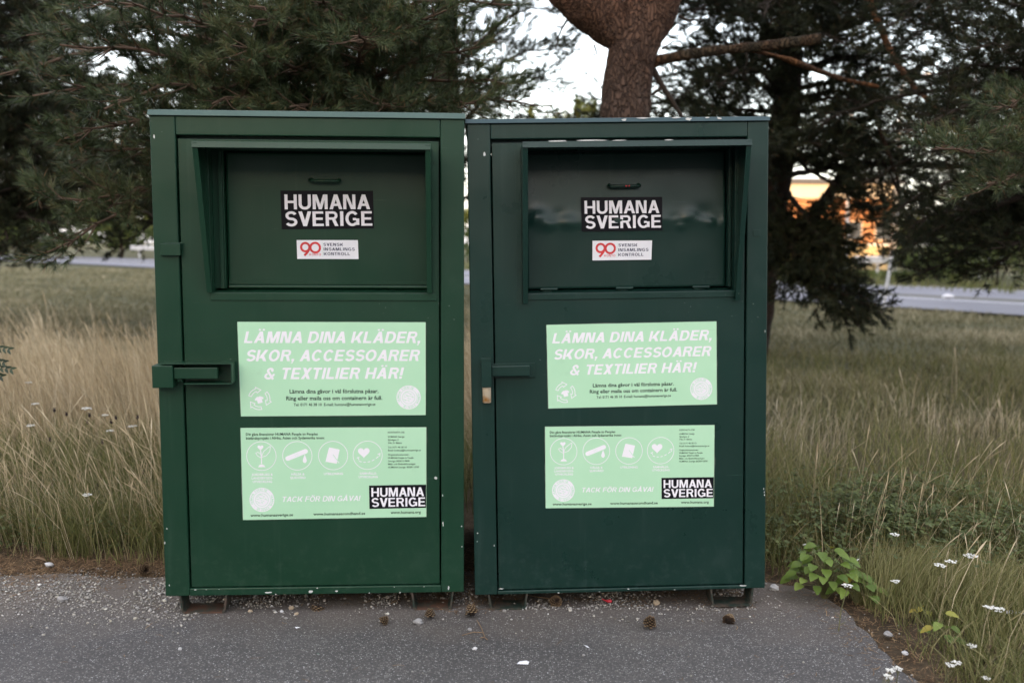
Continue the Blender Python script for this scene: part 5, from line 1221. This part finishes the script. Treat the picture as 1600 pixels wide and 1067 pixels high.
# ------------------------------------------------------------------ small single things
M['cone'] = (lambda t: t.out(t.ramp(t.attr(), [(0.0, (0.018, 0.012, 0.009)), (0.6, (0.06, 0.038, 0.024)), (1.0, (0.24, 0.17, 0.10))]), 0.8, None, 0.2))(NT('cone scales'))
def cone_mesh():
    mb = MB(); tones = []; cnt = []
    mb.tube([(0, 0, -.002), (0, 0, .010), (0, 0, .024)], [.010, .011, .004], 8, True, True); tones += [0.0] * len(mb.v)
    for k in range(46):
        f = k / 45; an = k * 2.39996; z = .001 + f * .022; r0 = .011 * (1 - .75 * f); r1 = .024 * (1 - .62 * f ** 1.4); tilt = .004 + f * .010
        d = Vector((math.cos(an), math.sin(an), 0)); s = Vector((-math.sin(an), math.cos(an), 0)); w = .0066 * (1 - .5 * f)
        a = d * r0 + Vector((0, 0, z)); b = d * r1 + Vector((0, 0, z + tilt)); th = Vector((0, 0, .0028))
        mb.add([a - s * w * .5, a + s * w * .5, b + s * w, b + d * .002, b - s * w, b + s * w - th, b + d * .002 - th * 1.3, b - s * w - th],
               [(0, 1, 2, 3, 4), (2, 5, 6, 3), (3, 6, 7, 4), (0, 7, 6, 5, 1)]); tones += [.1, .1, .75, 1, .75, .6, .9, .6]
    me = bpy.data.meshes.new('pine_cone'); me.from_pydata(mb.v, [], mb.f); me.materials.append(M['cone'])
    a = me.attributes.new('tone', 'FLOAT', 'POINT'); a.data.foreach_set('value', np.array(tones, np.float32)); me.update(); return me
CM = cone_mesh()
for k, (px, py, s, rot, lab) in enumerate(((497, 944, 1.0, (2.6, .2, 0), 'pine cone under the middle of the green box'), (597, 968, .75, (.7, .5, 1), 'small pine cone on the bare asphalt before the green box'), (672, 960, .85, (.1, .2, 2), 'open pine cone at the right foot of the green box'),
                                         (738, 958, 1.05, (.4, .3, 3), 'pine cone between the feet of the two boxes'), (868, 938, 1.0, (.9, -.4, .5), 'pine cone in the shade under the teal box'), (1014, 974, 1.0, (.25, -.2, 1.5), 'pine cone lying clear in front of the teal box'),
                                         (1138, 968, .95, (1.2, .4, 2.5), 'pine cone leaning at the right foot of the teal box'), (225, 889, 1.1, (1.3, .2, .6), 'dark pine cone in the needle litter left of the green box'), (1540, 1018, 1.1, (.8, .3, .3), 'pine cone half hidden in the grass at the lower right'), (603, 967, .5, (0, 0, 0), None))):
    if lab is None: continue
    o = bpy.data.objects.new('pine_cone', CM); COL.objects.link(o); p = at_z(px, py, .02); o.location = (p.x, p.y, .014 * s); o.rotation_euler = rot; o.scale = (s * 1.05,) * 3
    tag(o, lab, 'pine cone', 'fallen pine cones')
def flat_scrap(px, py, pts, m, label, name='paper_scrap', curl=.004, z=.0045, cat='litter'):
    p = at_z(px, py, z); n = len(pts); mb = MB()
    top = [Vector((x, y, .0006 + curl * (1 if i % 3 == 0 else .25))) for i, (x, y) in enumerate(pts)]; bot = [v - Vector((0, 0, .0007)) for v in top]
    mb.add(top + bot, [tuple(range(n)), tuple(range(n, 2 * n))[::-1]] + [(i, n + i, n + (i + 1) % n, (i + 1) % n) for i in range(n)])
    o = mb.build(name, M[m]); o.location = (p.x, p.y, z); tag(o, label, cat); return o
flat_scrap(817, 1036, [(-.021, -.013), (.018, -.010), (.022, .012), (.012, .014), (-.012, .014)], 'paper', 'white torn paper scrap lying in front of the boxes')
flat_scrap(917, 1011, [(-.008, .010), (.002, .012), (.009, -.008), (.001, -.009)], 'paper', 'small white paper scrap right of the larger one')
flat_scrap(465, 981, [(-.011, .002), (.004, .008), (.011, .002), (.008, -.004), (-.004, -.004)], 'paper', 'tiny white scrap on the asphalt before the green box')
flat_scrap(497, 1022, [(-.004, 0), (0, .004), (.004, 0), (0, -.004)], 'greenbit', 'tiny green plastic chip on the asphalt', 'plastic_chip')
flat_scrap(1568, 957, [(-.075, .035), (-.02, .03), (.06, -.02), (.085, -.045), (.03, -.04), (-.04, .0)], 'paper', 'crumpled white film in the grass at the right edge', 'plastic_film', .02, .03)
def red_bit():
    p = at_z(950, 931, .03); mb = MB(); mb.tube([(-.024, .004, .010), (-.012, .002, .004), (-.002, 0, .002), (.010, -.002, .003), (.016, -.004, .003)], [.002, .002, .0055, .0085, .004], 10)
    o = mb.build('plastic_spoon_end', M['redbit']); o.location = (p.x, p.y, .008); tag(o, 'red plastic bit under the edge of the teal box', 'litter')
red_bit()
def bag():
    p = at_z(1481, 467, .06); g = np.random.default_rng(4); mb = MB(); n, m_ = 14, 8; vs = []
    for j in range(m_ + 1):
        for i in range(n):
            a = 2 * math.pi * i / n; th = math.pi * j / m_; d = Vector((math.cos(a) * math.sin(th), math.sin(a) * math.sin(th), math.cos(th))); r_ = 1 + .35 * mnoise.noise(d * 2.3) + .15 * mnoise.noise(d * 6)
            vs.append((d.x * .15 * r_, d.y * .11 * r_, .06 + d.z * .06 * r_))
    mb.add(vs, [(j * n + i, j * n + (i + 1) % n, (j + 1) * n + (i + 1) % n, (j + 1) * n + i) for j in range(m_) for i in range(n)], True)
    o = mb.build('plastic_bag', M['paper']); o.location = (p.x, p.y, .06); tag(o, 'white crumpled plastic bag lying on the road edge', 'litter')
bag()
STONES = ((440, 951, .008, 'pale stone nearest the left foot of the green box'), (455, 946, .012, 'buff stone under the green box left of the cone'), (391, 951, .010, 'ochre pebble beside the left foot of the green box'), (463, 955, .010, 'grey stone below the buff one'), (654, 969, .020, 'rough grey stone at the right foot of the green box'), (734, 979, .009, 'small grey stone in front of the gap between the boxes'),
          (742, 1009, .009, 'round white pebble on the open asphalt before the gap'), (281, 1009, .008, 'white pebble on the asphalt at the lower left'), (1026, 939, .016, 'buff stone under the front of the teal box'), (77, 880, .018, 'white stone in the needle litter at far left'), (97, 934, .020, 'grey stone in the gravel at far left'), (1255, 873, .030, 'grey rock by the leafy seedling'), (1210, 916, .022, 'pale stone at the right foot of the teal box'), (1414, 1016, .012, 'white pebble in the litter at the lower right edge'), (1388, 988, .018, 'grey stone at the right edge of the asphalt'))
def stone_mesh(seed):
    mb = MB(); n, m_ = 12, 7; vs = []
    for j in range(m_ + 1):
        for i in range(n):
            a = 2 * math.pi * i / n; th = math.pi * j / m_; d = Vector((math.cos(a) * math.sin(th), math.sin(a) * math.sin(th), math.cos(th))); r_ = 1 + .4 * mnoise.noise(d * 1.5 + Vector((seed * 3.1, 0, 0)))
            vs.append((d.x * r_, d.y * r_ * .85, d.z * .62 * r_))
    me = bpy.data.meshes.new('stone'); me.from_pydata(vs, [], [(j * n + i, j * n + (i + 1) % n, (j + 1) * n + (i + 1) % n, (j + 1) * n + i) for j in range(m_) for i in range(n)]); me.update(); return me
M['stone_grey'] = rusty('grey stone', (0.24, 0.235, 0.235), (0.36, 0.35, 0.34)); M['stone_buff'] = rusty('buff stone', (0.34, 0.26, 0.17), (0.42, 0.35, 0.27)); M['stone_white'] = rusty('white stone', (0.55, 0.55, 0.56), (0.45, 0.44, 0.43))
for k, (px, py, s, lab) in enumerate(STONES):
    p = at_z(px, py, .015); me = stone_mesh(k); me.materials.append(M['stone_white' if 'white' in lab or 'pale' in lab else 'stone_buff' if 'buff' in lab or 'ochre' in lab else 'stone_grey'])
    o = bpy.data.objects.new('stone', me); COL.objects.link(o); o.location = (p.x, p.y, .002 + s * .4); o.scale = (s, s, s); o.rotation_euler = (rnd.uniform(-.4, .4), rnd.uniform(-.4, .4), rnd.uniform(0, 6)); tag(o, lab, 'stone', 'single stones on the ground')
def twig(px, pts, label):
    mb = MB(); base = at_z(*px, .006)
    for pl in pts: mb.tube([at_z(a, b, .007) - base for a, b in pl], [.0016] * len(pl), 5)
    o = mb.build('twig', M['litter_twig']); o.location = base; tag(o, label, 'twig', 'fallen twigs')
M['litter_twig'] = plain('bleached twig', (0.20, 0.13, 0.075), 0.85, .25)
twig((745, 970), [[(745, 968), (752, 980), (755, 988), (758, 996), (762, 999)], [(755, 988), (740, 987), (722, 992)], [(756, 995), (750, 996)]], 'forked dry twig on the asphalt before the gap between boxes')
twig((840, 932), [[(823, 929), (845, 933), (862, 935)]], 'straight dry twig under the left end of the teal box')
twig((25, 848), [[(15, 932), (35, 925), (50, 921)]], 'dark twig in the gravel at far left')
def dead_leaf(px, py, label):
    mb = MB(); leaf_add(mb, (0, 0, .006), (1, .2, 0), (0, 0, 1), .06, .03, 5, .1, .3); o = mb.build('dead_leaf', M['litter_twig']); p = at_z(px, py, .02); o.location = (p.x, p.y, .02); tag(o, label, 'leaf')
dead_leaf(52, 876, 'brown fallen leaf on the needle litter at far left')

# yarrow and knapweed
def yarrow(px, py, z, label, s=1.0, group='white yarrow flowers', n=16):
    head = at_z(px, py, z); r_ = random.Random(int(px * 7 + py)); bx, by = head.x + r_.uniform(-.05, .05), head.y + r_.uniform(-.02, .06); gz0 = float(gz(bx, by))
    root = empty('yarrow', (bx, by, gz0), 0, label, 'flower', group); h = head - Vector((bx, by, gz0))
    mb = MB(); mb.tube([(0, 0, -.01), Vector((h.x * .3, h.y * .3, h.z * .5)), h - Vector((0, 0, .018))], [.0022, .0018, .0014], 5)
    for k in range(6):
        an = k * 1.05; mb.tube([h - Vector((0, 0, .020)), h + Vector((math.cos(an) * .012 * s, math.sin(an) * .012 * s, -.003))], .0007, 3, True, False)
    for k in range(4):
        f = .2 + .16 * k; an = k * 2.4; p = Vector((h.x * f * .6, h.y * f * .6, h.z * f)); mb.tube([p, p + Vector((math.cos(an) * .025, math.sin(an) * .025, .012))], .0009, 3, True, False)
    mb.build('stem', M['stem'], root)
    mb = MB()
    for k in range(n):
        rr = .021 * s * math.sqrt((k + .5) / n); an = k * 2.4 + r_.random() * .5; c = h + Vector((rr * math.cos(an), rr * math.sin(an), r_.uniform(-.002, .003) - rr * .15)); q = .0052 * s * r_.uniform(.8, 1.25); ring = []
        for j in range(8):
            a = j * math.pi / 4; w = q * (1 if j % 2 else .72); ring.append(c + Vector((w * math.cos(a), w * math.sin(a), .001 * (j % 2))))
        mb.add(ring + [c + Vector((0, 0, .0018)), c - Vector((0, 0, .003))], [(j, (j + 1) % 8, 8) for j in range(8)] + [((j + 1) % 8, j, 9) for j in range(8)])
    mb.build('flower_head', M['petal'], root)
for px, py, z, s, lab in ((1260, 851, .16, .8, 'yarrow nearest the teal box, beside its right corner'), (1334, 873, .17, 1.0, 'yarrow above the light green seedling'), (1398, 834, .24, 1.0, 'yarrow highest up in the clover patch'), (1399, 907, .16, .9, 'yarrow just right of the light green seedling'), (1324, 913, .18, 1.0, 'yarrow standing in the leaves of the seedling'),
                          (1469, 882, .22, 1.1, 'left one of the paired yarrows on tall stalks'), (1486, 876, .24, 1.1, 'right one of the paired yarrows on tall stalks'), (1517, 867, .25, 1.3, 'largest yarrow right of the pair'), (1545, 947, .16, 1.0, 'yarrow left of the white film'), (1560, 950, .15, 1.2, 'yarrow touching the white film'),
                          (1485, 1038, .10, .75, 'bigger of two low yarrows in the lower right corner'), (1495, 1034, .10, .8, 'smaller of two low yarrows in the lower right corner'), (1519, 1008, .10, .8, 'yarrow beside the half hidden cone'), (1391, 1046, .12, .75, 'left yarrow at the bottom edge of the asphalt'), (1403, 1043, .12, .75, 'right yarrow at the bottom edge of the asphalt'), (1389, 1056, .11, .8, 'lowest yarrow at the bottom edge of the asphalt'), (1541, 1058, .06, .7, 'small yarrow at the very bottom right')):
    yarrow(px, py, z, lab, s * .92)
for px, py, z, s, lab in ((136, 772, .30, 1.0, 'yarrow low in the green grass left of the green box'), (135, 637, .48, 1.5, 'largest yarrow in the dry meadow on the left'), (45, 597, .46, 1.2, 'highest yarrow in the dry meadow near the left edge'), (55, 630, .44, 1.2, 'yarrow below the highest one near the left edge'), (164, 648, .46, 1.0, 'yarrow right of the largest one on the left'), (207, 665, .42, 1.1, 'yarrow in the dry meadow closest to the green box'), (172, 672, .40, 1.0, 'yarrow below and left of the one closest to the green box'), (48, 664, .40, 1.2, 'faded yarrow low near the left edge')):
    yarrow(px, py, z, lab, s, 'yarrow in the left meadow')
def knapweed(px, py, z, label):
    head = at_z(px, py, z); r_ = random.Random(int(px + py)); bx, by = head.x + r_.uniform(-.06, .06), head.y + .03; g0 = float(gz(bx, by)); root = empty('knapweed', (bx, by, g0), 0, label, 'weed', 'dark seed heads in the left meadow'); h = head - Vector((bx, by, g0))
    mb = MB(); mb.tube([(0, 0, -.01), Vector((h.x * .35, h.y * .35, h.z * .5)), h], [.002, .0018, .0015], 5); p = Vector((h.x * .25, h.y * .25, h.z * .4))
    leaf_add(mb, p, (.6, -.5, .4), (0, 0, 1), .07, .016, 4); mb.build('stem', M['stem'], root)
    mb = MB(); mb.tube([h - Vector((0, 0, .007)), h - Vector((0, 0, .002)), h + Vector((0, 0, .006)), h + Vector((0, 0, .013))], [.003, .0075, .0075, .0045], 10)
    for k in range(10):
        an = k * .63; mb.tube([h + Vector((0, 0, .008)), h + Vector((math.cos(an) * .010, math.sin(an) * .010, .020))], [.0012, .0004], 3, True, False)
    mb.build('seed_head', M['seedhead'], root)
for px, py, z, lab in ((85, 642, .48, 'dark seed head farthest left above the straw'), (140, 650, .46, 'dark seed head right under the largest yarrow'), (137, 661, .44, 'dark seed head just below another under the largest yarrow'), (181, 654, .46, 'dark seed head midway to the green box, upper'), (174, 660, .44, 'dark seed head midway to the green box, lower'), (215, 653, .45, 'dark seed head closest to the green box'), (197, 670, .42, 'dark seed head between the two yarrows by the box'), (78, 688, .40, 'dark seed head lowest on the left'), (104, 648, .46, 'dark seed head between the leftmost one and the largest yarrow'), (160, 692, .38, 'dark seed head lowest toward the box')):
    knapweed(px, py, z, lab)

# leafy seedlings
def seedling(px, py, n, L, spread, height, label, seed, yellow=0.0, W=.75):
    g = random.Random(seed); p = at_z(px, py, 0); root = empty('leafy_seedling', p, 0, label, 'plant', 'leafy seedlings by the asphalt')
    st = MB(); lf = MB(); counts, tones = [], []
    for k in range(n):
        f = k / max(1, n - 1); an = k * 2.4 + g.uniform(-.4, .4); rad = spread * math.sqrt(.05 + .95 * (1 - f)) * g.uniform(.6, 1.05); z = .02 + height * (.25 + .75 * f) * g.uniform(.8, 1.1)
        tip = Vector((math.cos(an) * rad, math.sin(an) * rad * .8, z)); st.tube([(0, 0, -.01), (tip.x * .35, tip.y * .35, z * .75), tip], [.0022, .0016, .001], 4)
        d = Vector((math.cos(an + g.uniform(-.5, .5)), math.sin(an + g.uniform(-.5, .5)) - .3, g.uniform(-.35, .05)))
        counts.append(leaf_add(lf, tip, d, (0, -.35, 1), L * g.uniform(.7, 1.1), L * W * g.uniform(.85, 1.05), 8, .07, .16)); tones.append(.9 + .1 * g.random() if g.random() < yellow else g.uniform(.1, .8))
    st.build('stems', M['stem'], root); o = lf.build('leaves', M['rasp'], root); tone_attr(o, counts, tones)
seedling(1288, 935, 58, .054, .17, .20, 'largest light green seedling with broad toothed leaves by the teal box', 3, .04)
seedling(1338, 942, 14, .055, .12, .10, 'smaller seedling merging with the right side of the largest one', 6, .06)
seedling(1470, 1012, 9, .050, .06, .10, 'young plant with some yellow leaves in the lower right grass', 4, .3, .62)
seedling(1443, 967, 5, .040, .05, .03, 'small yellowing sprig at the edge of the needle litter', 5, .7, .6)
def rowan():
    Y = 5.0; base = at_y(-70, 560, Y); base.z = 0; root = empty('rowan_sapling', base, 0, 'dark feathery leaves of a sapling poking in at the left edge', 'sapling'); st = MB(); lf = MB(); counts, tones = [], []
    st.tube([(0, 0, -.05), (.01, 0, .5), (.02, 0, 1.0)], [.010, .008, .004], 6)
    for (px, py) in ((12, 546), (4, 566), (16, 577), (0, 588)):
        tip = at_y(px, py, Y) - base; a = Vector((.015, 0, tip.z - .03)); st.tube([a, a.lerp(tip, .5) + Vector((0, 0, .02)), tip], [.002, .0015, .001], 4); d = (tip - a).normalized()
        for k in range(9):
            p = a.lerp(tip, .25 + .75 * k / 8) + Vector((0, 0, .02 * math.sin(math.pi * (k / 8))))
            for sg in (-1, 1): counts.append(leaf_add(lf, p, d * .5 + Vector((0, sg * .5, sg * .35 - .2)), (0, -1, .4), .036, .015, 4)); tones.append(rnd.random())
    st.build('stems', M['twig_dark'], root); o = lf.build('leaves', M['rowan'], root); tone_attr(o, counts, tones)
rowan()
